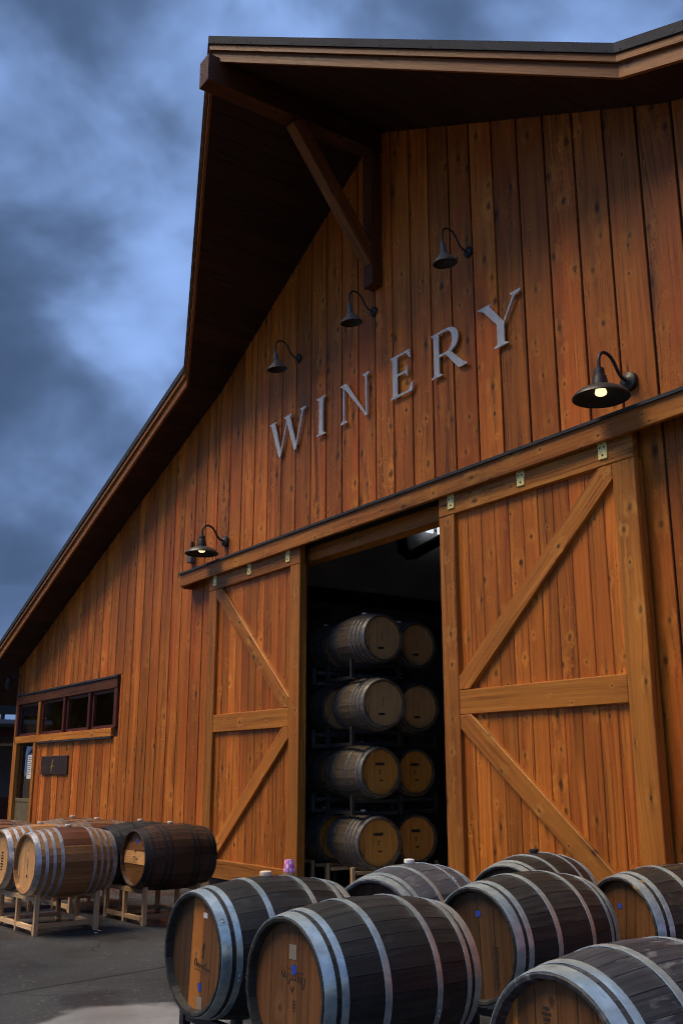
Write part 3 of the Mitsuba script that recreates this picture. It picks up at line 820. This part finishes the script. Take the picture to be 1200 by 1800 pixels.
small_lamp(-11.29, 7.415, 'small grey cone shaded lamp above the W, leftmost of the three sign lamps')
small_lamp(-9.45, 7.41, 'small grey cone shaded lamp above the N, just below the timber brace')
small_lamp(-7.61, 7.41, 'small grey cone shaded lamp above the R, rightmost of the three sign lamps')
big_lamp(-5.50, 5.09, 'large black dish shaded lamp with lit bulb above the right sliding door')
big_lamp(-13.38, 5.095, 'black dish shaded lamp with lit bulb above the left sliding door')
k = thing('junction_box', 'small grey electrical box on the barn wall beside the left lit lamp', 'electrical box')
put('box', MB().polyplank(sbox(-14.60, 4.95, -14.44, 5.12), -.09, -.003).ply('rack_grey'), k)
put('conduit', mikit.ply(tube([(-14.52, -.04, 5.115), (-14.52, -.04, 5.3)], .025), 'dark_steel', smooth=40), k)
k = thing('flood_light', 'small black flood light under the eave at the left corner of the barn', 'wall lamp')
put('bracket', mikit.ply(tube([(-23.45, 0.0, 3.78), (-23.45, -.12, 3.80), (-23.50, -.22, 3.74)], .022), 'lamp_black', smooth=40), k)
put('housing', mikit.ply(trimesh.creation.capsule(height=.14, radius=.075, transform=trimesh.transformations.translation_matrix([-23.52, -.25, 3.62]) @ trimesh.transformations.rotation_matrix(.5, [0, 1, 0])), 'lamp_black', smooth=40), k)
k = thing('wall_plaque', 'dark bronze rectangular plaque with a small gold emblem under the strip window', 'plaque')
put('plate', MB().polyplank(sbox(-21.44, 1.57, -19.83, 1.945), -.035, -.004).ply('plaque_bronze'), k)
em = unary_union([LineString([(-20.75, 1.64), (-20.70, 1.72), (-20.72, 1.78), (-20.66, 1.86)]).buffer(.022), LineString([(-20.80, 1.70), (-20.72, 1.75), (-20.60, 1.73)]).buffer(.012)])
put('emblem', mikit.ply(on_wall(extrude(em, .006), -.036), 'emblem_gold'), k)
k = thing('paper_notice', 'white printed paper notice taped inside the glazed side door', 'notice')
put('sheet', MB().box((-22.52, .018, 1.48), (-22.14, .021, 1.98)).ply('paper'), k)
put('print', MB().ply('ink') if False else mikit.ply(on_wall(extrude(unary_union([sbox(-22.48, 1.93 - .045 * i, -22.20 - .05 * (i % 3), 1.945 - .045 * i) for i in range(9)]), .001), .0175), 'ink'), k)

# ------------------------------------------------------------------ barrels
LB, RH, RB = 0.90, 0.300, 0.355
RI = 0.026


def rad(s):
    return RB - (RB - RH) * (2 * s / LB) ** 2


def stave_mesh(t0, t1, b):
    """One stave about the y axis, from angle t0 to t1 (t = 0 at the top)."""
    m = MB()
    ss = np.linspace(-LB / 2, LB / 2, 13)
    e = 0.0013
    P = lambda r, t, s: (r * math.sin(t), s, r * math.cos(t))
    w = (t1 - t0) * RB
    o = 4.0 * b + 0.02
    cross = [(t0 + .0006, -e * 1.6), (t0 + e / RB * 1.6, 0), (t1 - e / RB * 1.6, 0), (t1 - .0006, -e * 1.6)]
    for s0, s1 in zip(ss[:-1], ss[1:]):
        for (ta, da), (tb, db) in zip(cross[:-1], cross[1:]):
            m.face([P(rad(s0) + da, ta, s0), P(rad(s0) + da, 0.5 * (ta + tb), s0), P(rad(s0) + db, tb, s0), P(rad(s1) + db, tb, s1), P(rad(s1) + da, 0.5 * (ta + tb), s1), P(rad(s1) + da, ta, s1)] if False else
                   [P(rad(s0) + da, ta, s0), P(rad(s0) + db, tb, s0), P(rad(s1) + db, tb, s1), P(rad(s1) + da, ta, s1)],
                   [(o + (ta - t0) * RB, s0), (o + (tb - t0) * RB, s0), (o + (tb - t0) * RB, s1), (o + (ta - t0) * RB, s1)])
    for sg in (-1, 1):  # chime: rounded end, then inside down to the croze
        s = sg * LB / 2
        q = [(rad(s), s), (rad(s) - .006, s + sg * .004), (rad(s) - .019, s + sg * .001), (rad(s) - RI - .006, s - sg * .055)]
        for (r0, sa), (r1, sb) in zip(q[:-1], q[1:]):
            f = [P(r0, t0, sa), P(r0, t1, sa), P(r1, t1, sb), P(r1, t0, sb)]
            uvs = [(o, 2 + sa), (o + w, 2 + sa), (o + w, 2 + sb + .02), (o, 2 + sb + .02)]
            m.face(f if sg < 0 else f[::-1], uvs if sg < 0 else uvs[::-1])
    return m


NST = 26
tw = rng.uniform(0.8, 1.25, NST); tw = np.cumsum(tw / tw.sum() * 2 * np.pi); tw = np.r_[0, tw]


def stave_set(mat):
    return [stave_mesh(tw[i], tw[i + 1], i + 100).ply(mat) for i in range(NST)]


def body_mesh(mat):
    m = MB()
    for i in range(NST):
        q = stave_mesh(tw[i], tw[i + 1], i + 100)
        k = len(m.v)
        m.v += q.v; m.uv += q.uv; m.f += [(a + k, b + k, c + k) for a, b, c in q.f]
    return m.ply(mat)


def head_set(mats, seed):
    """The boards of a barrel head, at the -y end; grain along local z."""
    r = random.Random(seed)
    R = rad(LB / 2) - RI + .004
    cut = [-R]
    while cut[-1] < R - .05:
        cut.append(min(R, cut[-1] + r.uniform(.075, .13)))
    if R - cut[-1] > 0:
        cut.append(R)
    disc = Point(0, 0).buffer(R, 24)
    out = []
    for i, (a, b2) in enumerate(zip(cut[:-1], cut[1:])):
        poly = disc.intersection(sbox(a + .0008, -1, b2 - .0008, 1))
        m = MB()
        y = -LB / 2 + .036
        m.polyplank(poly, y + r.uniform(0, .0012), y + .02, (0, 1), .0018, 200 + seed * 9 + i)
        out.append((m.ply(mats(i)), a, b2))
    return out


def head_back(mat):
    m, _ = lathe([(0, 0), (rad(LB / 2) - RI + .004, 0), (rad(LB / 2) - RI + .004, .015), (0, .015)], 32)
    m.apply_transform(trimesh.transformations.rotation_matrix(-math.pi / 2, [1, 0, 0]))
    m.apply_translation([0, LB / 2 - .05, 0])
    return mikit.ply(m, mat, smooth=30, )


def hoop_mesh(s0, s1, mat, rivet=0.6):
    th = np.linspace(0, 2 * np.pi, 73)
    ring = [(rad(s0) + .0004, s0), (rad(s0) + .0030, s0 + .001), (rad((s0 + s1) / 2) + .0034, (s0 + s1) / 2), (rad(s1) + .0030, s1 - .001), (rad(s1) + .0004, s1)]
    v = np.array([[r * math.sin(t), s, r * math.cos(t)] for r, s in ring for t in th[:-1]])
    f, n = [], 72
    for j in range(len(ring) - 1):
        for i in range(n):
            a, b2, c, d = j * n + i, j * n + (i + 1) % n, (j + 1) * n + (i + 1) % n, (j + 1) * n + i
            f += [(a, b2, c), (a, c, d)]
    ms = [trimesh.Trimesh(v, f, process=False)]
    # lapped end with two rivets
    sm, rr = (s0 + s1) / 2, rad((s0 + s1) / 2) + .004
    lap = [np.linspace(rivet, rivet + .16, 5)]
    lv = np.array([[(rad(s) + .0052) * math.sin(t), s, (rad(s) + .0052) * math.cos(t)] for s in (s0 + .001, sm, s1 - .001) for t in lap[0]])
    lf = []
    for j in range(2):
        for i in range(4):
            a = j * 5 + i
            lf += [(a, a + 1, a + 6), (a, a + 6, a + 5)]
    ms.append(trimesh.Trimesh(lv, lf, process=False))
    for t in (rivet + .05, rivet + .11):
        q = trimesh.creation.icosphere(subdivisions=1, radius=.006)
        q.apply_translation([(rr + .002) * math.sin(t), sm, (rr + .002) * math.cos(t)])
        ms.append(q)
    return mikit.ply(trimesh.util.concatenate(ms), mat, smooth=40)


H6 = [(-.449, -.395), (-.372, -.338), (-.165, -.130), (.130, .165), (.338, .372), (.395, .449)]
H8 = [(-.449, -.392), (-.352, -.318), (-.275, -.243), (-.195, -.158), (.158, .195), (.243, .275), (.318, .352), (.392, .449)]
H8C = [(-.449, -.40), (-.372, -.345), (-.225, -.195), (-.16, -.13), (.13, .16), (.195, .225), (.345, .372), (.40, .449)]
cache = {}


def cached(key, fn):
    if key not in cache:
        cache[key] = fn()
    return cache[key]


bung_m, _ = lathe([(0, -.01), (.024, -.01), (.027, .002), (.033, .004), (.034, .020), (.031, .026), (0, .027)], 20)


def script_mark(seed, n=9, w=0.15, h=0.035):
    """A line of flowing, illegible handwriting as burnt on cask heads."""
    r = random.Random(seed)
    pts, x = [], -w / 2
    for i in range(n):
        hh = h * (r.uniform(.35, .6) if i not in (0, n - 3) else 1.0)
        for t in np.linspace(0, 2 * np.pi, 9)[:-1]:
            pts.append((x + w / n * (t / (2 * np.pi)) - .006 * math.sin(t), hh * (0.5 - 0.5 * math.cos(t))))
        x += w / n
    s = LineString(pts).buffer(.0021, 3)
    u = LineString([(-w * .45, -.016), (-w * .1, -.012), (w * .3, -.018)]).buffer(.0016)
    l2 = LineString([(-.012, .05), (.0, .075), (.012, .05), (-.008, .062), (.01, .066)]).buffer(.0016)
    return unary_union([s, u, l2])


def rect_marks(rows):
    return unary_union([sbox(x - w / 2, z - h / 2, x + w / 2, z + h / 2) for x, z, w, h in rows])


def dashes(x, z, w, h, n, vertical=False):
    out = []
    for i in range(n):
        t = (i + .5) / n - .5
        out.append((x, z + t * h, w * (0.5 + 0.5 * ((i * 7) % 5) / 5), h / n * .55) if not vertical else (x + t * w, z, w / n * .55, h * (0.5 + .5 * ((i * 7) % 5) / 5)))
    return out


def barrel(x, y, psi, z, label, group=None, staves='stave_black', hoops=H6, hoop='hoop_steel', head=lambda i: 'head_oak', hkey='oak', seed=0, bung='plastic_white', split=True, roll=0.0, marks=(), hoop_at=None, headroll=None, wine=None):
    k = thing('wine_barrel', label, 'barrel', group)
    M = T().translate([x, y, z]).rotate([0, 0, 1], math.degrees(psi) - 90.0)
    R = M @ T().rotate([0, 1, 0], roll)
    HR = M @ T().rotate([0, 1, 0], roll if headroll is None else headroll)
    if split:
        for i, s in enumerate(cached(('st', staves), lambda: stave_set(staves))):
            put('stave', moved(s, R), k)
    else:
        put('staves', moved(cached(('body', staves), lambda: body_mesh(staves)), R), k)
    for i, (s, a, b2) in enumerate(cached(('head', hkey, seed), lambda: head_set(head, seed))):
        put('head_board', moved(s, HR), k)
    put('back_head', moved(cached(('back', hkey), lambda: head_back('head_oak' if hkey != 'dim' else 'head_dim')), R), k)
    for i, (s0, s1) in enumerate(hoops):
        mt = hoop if not callable(hoop) else hoop(i)
        put('hoop', moved(cached(('hoop', s0, s1, mt), lambda: hoop_mesh(s0, s1, mt, 0.5 + 0.9 * (i % 3))), R), k)
    if wine:  # band of wine-stained staves between the quarter hoops at the top
        put('wine_stain', moved(cached(('wine', wine), lambda: wine_patch(wine)), M), k, 'dark red wine stain around the bung')
    if bung:
        put('bung', mikit_move(bung_m, bung, M @ T().translate([0, 0.0, RB])), k)
    for nm, shape, mat, d in marks:
        put(nm, moved(mikit.ply(on_wall(extrude(shape, d), -LB / 2 + .0355), mat), M), k, **({'kind': 'stuff'} if nm == 'burnt_mark' else {}))
    return k, M


def mikit_move(mesh, mat, M):
    return moved(cached(('mesh', id(mesh), mat), lambda: mikit.ply(mesh, mat, smooth=35)), M)


def wine_patch(mat):
    m = MB()
    ss = np.linspace(-.155, .155, 9)
    for i in range(NST):
        for t0, t1, b in ((tw[i], tw[i + 1], i + 300),):
            tc = (t0 + t1) / 2
            tc = tc - 2 * math.pi if tc > math.pi else tc
            if abs(tc) > 1.0:
                continue
            for s0, s1 in zip(ss[:-1], ss[1:]):
                P = lambda t, s: ((rad(s) + .0012) * math.sin(t), s, (rad(s) + .0012) * math.cos(t))
                g2 = .004
                m.face([P(t0 + g2, s0), P(t1 - g2, s0), P(t1 - g2, s1), P(t0 + g2, s1)], [(4 * b, s0), (4 * b + .08, s0), (4 * b + .08, s1), (4 * b, s1)])
    return m.ply(mat)


# racks -------------------------------------------------------------


def rack_parts(half, h, mat, slots, bw=0.042):
    """Bars and posts of a rack for barrels lying along y; feet at z = 0, top bars at z = h."""
    parts = []
    for sy in (-1, 1):
        y = sy * .33
        parts.append(('top_bar', MB().box((-half, y - bw / 2, h - bw), (half, y + bw / 2, h), 0).ply(mat)))
        parts.append(('bottom_bar', MB().box((-half, y - bw / 2, 0.045 if h > .2 else 0.0), (half, y + bw / 2, 0.045 + bw if h > .2 else bw), 0).ply(mat)))
        for px_ in ((-half, 0, half) if slots == 2 else (-half, half)):
            e = 0.0
            parts.append(('post', MB().box((px_ - bw / 2 + (bw * 1.02 if px_ == half else -bw * 1.02 if px_ == -half else 0), y - bw / 2 - .0015, 0.0), (px_ + bw / 2 + (bw * 1.02 if px_ == half else -bw * 1.02 if px_ == -half else 0), y + bw / 2 + .0015, h + .045 if px_ != 0 else h - bw - .001), 2).ply(mat)))
        if h > .2:
            for sx in (-1, 1):
                xa = sx * half
                c = []
                for q in ((xa - sx * .10, .092), (xa + sx * .012, .012)):
                    c += [(q[0] - .012, y - .016, q[1]), (q[0] + .012, y - .016, q[1]), (q[0] + .012, y + .016, q[1]), (q[0] - .012, y + .016, q[1])]
                parts.append(('foot_strut', MB().hexa(c).ply(mat)))
    for sx in (-1, 1):
        xa = sx * (half - .06)
        parts.append(('side_bar', MB().box((xa - bw / 2, -.33 + bw / 2, .052 if h > .2 else .002), (xa + bw / 2, .33 - bw / 2, .052 + bw if h > .2 else bw), 1).ply(mat)))
    return parts


def rack(x, y, psi, z, h, label, group=None, mat='rack_wood', slots=2, half=0.43):
    k = thing('barrel_rack', label, 'barrel rack', group)
    M = T().translate([x, y, z]).rotate([0, 0, 1], math.degrees(psi) - 90.0)
    for nm, s in cached(('rack', h, mat, slots, half), lambda: rack_parts(half, h, mat, slots)):
        put(nm, moved(s, M), k)
    return k


ZC = 0.69
HR0 = ZC - rad(.33)       # height of the rack's top bars
D2 = math.radians
tape = lambda x, z, w=.03, h=.04: ('blue_tape', affinity.rotate(sbox(x - w / 2, z - h / 2, x + w / 2, z + h / 2), 12), 'tape_blue', .0012)
note = lambda x, z, w=.035, h=.03, m='paper': ('paper_label', sbox(x - w / 2, z - h / 2, x + w / 2, z + h / 2), m, .0012)
ink = lambda s: ('burnt_mark', s, 'ink', .0010)
GF = 'black barrels lying in front of the doors'
# front group
F = {}
F['1'] = barrel(-5.05, -4.05, D2(93), ZC, 'black barrel with one bright orange board in its head and a purple cup on top', GF, seed=1, hkey='f1', roll=20, headroll=4, bung='plastic_cream',
                head=lambda i: 'head_orange' if i == 2 else 'head_dim' if i < 2 else 'head_oak',
                marks=(note(.07, .19, .04, .026), note(.03, -.235, .05, .06, 'label_grey'), tape(.03, -.16), ink(affinity.translate(affinity.rotate(script_mark(3), -8), .05, -.07)), ink(affinity.translate(rect_marks([(0, 0, .006, .05), (.012, .01, .005, .03), (-.012, -.006, .005, .03)]), .06, .03))))
F['2'] = barrel(-4.00, -4.13, D2(93), ZC, 'black barrel in the middle foreground, grey paper square above blue tape on its head', GF, seed=2, hkey='f2', roll=75, headroll=2, bung=None,
                marks=(note(.02, .155, .055, .06, 'label_grey'), tape(.03, .085, .035, .038), ink(affinity.translate(affinity.rotate(script_mark(5, 8, .17, .045), 176), .02, .01)), ink(affinity.translate(rect_marks(dashes(0, 0, .03, .05, 4)), .03, -.06))))
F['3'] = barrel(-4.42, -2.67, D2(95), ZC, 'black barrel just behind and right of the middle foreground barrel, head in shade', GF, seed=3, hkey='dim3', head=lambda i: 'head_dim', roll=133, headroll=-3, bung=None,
                marks=(tape(.0, .16, .035, .03), ink(affinity.translate(rect_marks(dashes(0, 0, .05, .22, 15)), .12, -.10))))
F['4'] = barrel(-2.43, -4.09, D2(91), ZC, 'scuffed grey black barrel cut off by the lower right corner of the picture', GF, seed=4, hkey='f4', staves='stave_scuffed', roll=40, headroll=0, bung=None,
                head=lambda i: 'head_orange' if i == 0 else 'head_oak', marks=(tape(.05, .11, .035, .035), ink(affinity.translate(rect_marks(dashes(0, 0, .04, .14, 9)), -.06, .12))))
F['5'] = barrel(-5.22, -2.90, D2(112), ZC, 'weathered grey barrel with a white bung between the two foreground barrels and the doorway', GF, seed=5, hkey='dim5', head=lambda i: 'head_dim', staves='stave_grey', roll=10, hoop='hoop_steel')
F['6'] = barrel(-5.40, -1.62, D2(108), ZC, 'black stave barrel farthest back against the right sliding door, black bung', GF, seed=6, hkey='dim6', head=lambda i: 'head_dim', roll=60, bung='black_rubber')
F['7'] = barrel(-4.25, -1.58, D2(84), ZC, 'black barrel with yellow worn patches at the right edge, near the right sliding door', GF, seed=7, hkey='f7', staves='stave_worn', roll=200, headroll=5, bung=None, marks=(tape(-.03, .13, .03, .03),))
for nm, (x, y, p) in dict(f1=(-5.05, -4.05, 93), f2=(-4.0, -4.13, 93), f3=(-4.42, -2.67, 95), f4=(-2.43, -4.09, 91), f5=(-5.22, -2.9, 112), f6=(-5.40, -1.62, 108), f7=(-4.25, -1.58, 84)).items():
    rack(x, y, D2(p), 0, HR0, {'f1': 'dark cradle under the barrel with the purple cup', 'f2': 'dark cradle under the middle foreground barrel', 'f3': 'dark cradle under the barrel behind the middle foreground barrel', 'f4': 'dark cradle under the scuffed barrel at lower right',
                               'f5': 'dark cradle under the weathered grey barrel', 'f6': 'dark cradle under the farthest black barrel by the right door', 'f7': 'dark cradle under the yellow worn barrel at the right edge'}[nm], 'single cradles under the front barrels', 'dark_steel', 1, .22)
# cup on the first barrel
k1, M1 = F['1']
k = thing('paper_cup', 'purple spotted paper cup standing upside down on the left foreground barrel', 'cup')
sc_ = .16
cm, cuv = lathe([(.034, .020), (.035, .027), (.0328, .030), (.0262, .086), (0, .087)], 28)
put('cup', moved(mikit.ply(cm, 'cup_purple', smooth=True, uv=cuv), M1 @ T().translate([0, sc_, rad(sc_)])), k)
put('collar', moved(lathe_ply([(0, -.006), (.031, -.006), (.034, 0.0), (.034, .019), (0, .0195)], 'tan_cork', 24), M1 @ T().translate([0, sc_, rad(sc_)])), k)

# left group
GL = 'barrels on tan racks along the barn wall'
bm = lambda s: (ink(affinity.translate(rect_marks([(0, .13, .012, .02), (.0, -.12, .035, .025)] + dashes(0, .0, .03, .13, 6)), .0, 0)),)
barrel(-10.79, -3.15, D2(94), ZC, 'honey oak barrel with bright hoops and wine stained middle, frontmost on left racks', GL, seed=8, hkey='honey', head=lambda i: 'head_honey', staves='stave_honey', hoops=H8, hoop='hoop_mid', roll=15, headroll=0, bung='plastic_cream', wine='stave_wine', marks=bm(1))
barrel(-11.56, -3.20, D2(94), ZC, 'honey oak barrel cut off by the left edge, beside the frontmost left barrel', GL, seed=8, hkey='honey', head=lambda i: 'head_honey', staves='stave_honey', hoops=H8, hoop='hoop_mid', roll=140, headroll=3, bung='plastic_cream', marks=(ink(affinity.translate(rect_marks(dashes(0, 0, .09, .2, 7)), .03, -.02)),))
barrel(-10.81, -1.95, D2(94), ZC, 'dark brown barrel with black hoops and a pale plank across its head', GL, seed=9, hkey='dk', head=lambda i: 'head_oak', staves='stave_brown', hoops=H8C, hoop='hoop_black', roll=70, headroll=86, bung='plastic_cream',
       marks=(('pale_board', sbox(-.272, -.06, .272, .075).intersection(Point(0, 0).buffer(.272)), 'head_honey', .004), ('burnt_mark', affinity.translate(affinity.scale(script_mark(8, 4, .07, .025), 1.5, 1.5), .0, -.005), 'ink', .0052), ('blue_tape', affinity.translate(Point(0, 0).buffer(.03), .02, .18), 'tape_blue', .0012)))
barrel(-11.50, -2.02, D2(94), ZC, 'black barrel tucked behind the dark brown barrel with the pale head plank', GL, seed=9, hkey='dk', head=lambda i: 'head_oak', staves='stave_black', hoops=H6, hoop='hoop_black', roll=170, bung='plastic_cream')
barrel(-12.22, -2.28, D2(94), ZC, 'wine red topped barrel, right one of two in the back row', GL, seed=8, hkey='honey', staves='stave_honey', hoops=H8, roll=33, bung='plastic_cream', wine='stave_wine', hoop='hoop_dull')
barrel(-12.95, -2.33, D2(94), ZC, 'wine red topped barrel, left one of two in the back row', GL, seed=8, hkey='honey', staves='stave_honey', hoops=H8, roll=210, bung='plastic_cream', wine='stave_wine', hoop='hoop_dull')
barrel(-12.98, -3.30, D2(94), ZC, 'wine red topped barrel at the left edge behind the cut off honey barrel', GL, seed=8, hkey='honey', staves='stave_honey', hoops=H8, roll=300, bung='plastic_cream', wine='stave_wine', hoop='hoop_dull')
GR = 'tan racks under the left barrels'
rack(-11.175, -3.175, D2(94), 0, HR0, 'tan timber rack under the two honey oak barrels at the left edge', GR, half=.45)
rack(-11.155, -1.985, D2(94), 0, HR0, 'tan timber rack under the two dark barrels beside the left sliding door', GR, half=.42)
rack(-12.585, -2.305, D2(94), 0, HR0, 'tan timber rack under the two back row wine stained barrels', GR, half=.44)
rack(-12.98, -3.30, D2(94), 0, HR0, 'tan timber rack under the single wine stained barrel at the left edge', GR, half=.43)

# stacks inside the doorway: heads face +x
ZI, DZ, PSI = 0.77, 0.84, 174.0
ST = [(-10.68, .66), (-11.00, 1.50), (-11.86, .84), (-10.9, 3.0)]
SN = ['nearest stack', 'second stack, right of the nearest', 'left stack at the dark edge', 'far stack beside the right door']
LV = ['bottom', 'second', 'third', 'top']
for si, (x, y) in enumerate(ST):
    for l in range(4):
        dx = (0.0, -.04, .12, .05)[l] + rng.uniform(-.02, .02)
        warm = l < 2
        mk = (ink(rect_marks([(.0, .10, .13, .035)] + dashes(.0, .0, .04, .06, 3) + [(.02, -.10, .05, .02)])),) if l < 2 else (ink(rect_marks([(-.02, -.13, .09, .03), (.0, .02, .006, .12)])),)
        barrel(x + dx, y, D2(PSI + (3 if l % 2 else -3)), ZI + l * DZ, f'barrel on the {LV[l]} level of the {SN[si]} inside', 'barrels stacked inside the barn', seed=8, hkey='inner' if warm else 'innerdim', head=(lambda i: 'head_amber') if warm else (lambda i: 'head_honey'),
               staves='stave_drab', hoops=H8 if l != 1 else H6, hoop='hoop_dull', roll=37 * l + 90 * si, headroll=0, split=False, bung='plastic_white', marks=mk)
for (x, y, nm) in [(*p, n) for p, n in zip(ST, SN)]:
    for l in range(4):
        sl = 1
        z = .02 if l == 0 else ZI + (l - 1) * DZ + rad(.33)
        h = ZI - rad(.33) - .02 if l == 0 else DZ - 2 * rad(.33)
        rack(x, y, D2(PSI), z, h, f'rack under the {LV[l]} level of the {nm} inside', 'racks stacked inside the barn', 'rack_wood' if l == 0 else 'rack_grey' if 'left' in nm else 'dark_steel', sl, .30)

# litter
for i, (x, y) in enumerate(((-10.62, -2.80), (-10.50, -2.88))):
    k = thing('paper_scrap', ('small white scrap on the paving by the tan racks, farther one' if i == 0 else 'small white scrap on the paving by the tan racks, nearer one'), 'litter')
    m = MB(); m.polyplank([(x - .03, -.012), (x + .028, -.014), (x + .02, .014), (x - .025, .010)], -.004, 0.0, (1, 0), .001)
    v = np.array(m.v); m.v = [tuple(q) for q in np.stack([v[:, 0], y + v[:, 2], .001 - v[:, 1]], 1)]
    put('scrap', m.ply('plastic_white'), k)

# ------------------------------------------------------------------ neighbouring pavilion beyond the left corner
k = thing('pavilion', 'dark red timber pavilion with glazing and metal roof beyond the barn corner', 'building')
put('wall', MB().box((-31.2, -2.5, 0), (-31.0, 9.0, .9)).box((-31.2, -2.5, 2.68), (-31.0, 9.0, 2.9)).ply('window_wood'), k)
for i in range(7):
    y = -2.5 + i * 1.6
    put('post', MB().box((-31.15, y, .9), (-30.98, y + .12, 2.68)).ply('window_wood'), k)
    pm = MB(); pm.face([(-31.1, y + .12, .9), (-31.1, y + 1.6, .9), (-31.1, y + 1.6, 2.75), (-31.1, y + .12, 2.75)], [(0, 0), (1, 0), (1, 1), (0, 1)])
    put('pane', pm.ply('pane_glass'), k)
put('room_back', MB().box((-35.2, -2.5, 0), (-35.0, 9.0, 2.5)).ply('interior_dark'), k)
put('roof', MB().hexa([(-30.2, -3, 3.02), (-30.2, 9.5, 3.02), (-30.2, 9.5, 3.14), (-30.2, -3, 3.14), (-36, -3, 2.5), (-36, 9.5, 2.5), (-36, 9.5, 2.62), (-36, -3, 2.62)]).ply('canopy_white'), k)
put('ridge_truss', MB().box((-30.6, -3, 3.30), (-30.4, 9.5, 3.72), 1).ply('dark_steel'), k)
for i in range(6):
    y = -2.8 + i * 2.2
    put('truss_post', MB().box((-30.55, y, 3.10), (-30.45, y + .1, 3.299)).ply('dark_steel'), k)

# trees across the yard, mirrored in the window panes
for i, (x, y, h) in enumerate(((-42, -9, 7.5), (-50, -15, 9.0), (-47, -24, 8.0), (-60, -12, 10.0), (-38, -20, 6.5))):
    k = thing('yard_tree', f'dark leafy tree across the yard, {["first", "second", "third", "fourth", "fifth"][i]} nearest the barn', 'tree', 'trees across the yard')
    put('trunk', mikit.ply(tube([(x, y, -.1), (x + .1, y, h * .3), (x - .1, y + .1, h * .7)], .16), 'bark', smooth=40), k)
    r = np.random.default_rng(40 + i)
    n = 1500
    c = r.normal(size=(n, 3)); c /= np.linalg.norm(c, axis=1, keepdims=True)
    c = c * (0.55 + .45 * r.random((n, 1))) * np.array([h * .33, h * .33, h * .36]) * (0.7 + 0.6 * meshkit.noise(c * 2.2 + i)[:, None]) + np.array([x, y, h * .62])
    a, b2 = r.normal(size=(n, 3)) * .16, r.normal(size=(n, 3)) * .16
    v = np.stack([c - a, c + b2, c + a, c - b2], 1).reshape(-1, 3)
    f = np.arange(4 * n).reshape(-1, 4)
    put('crown', mikit.ply((v, f), 'leaf'), k)
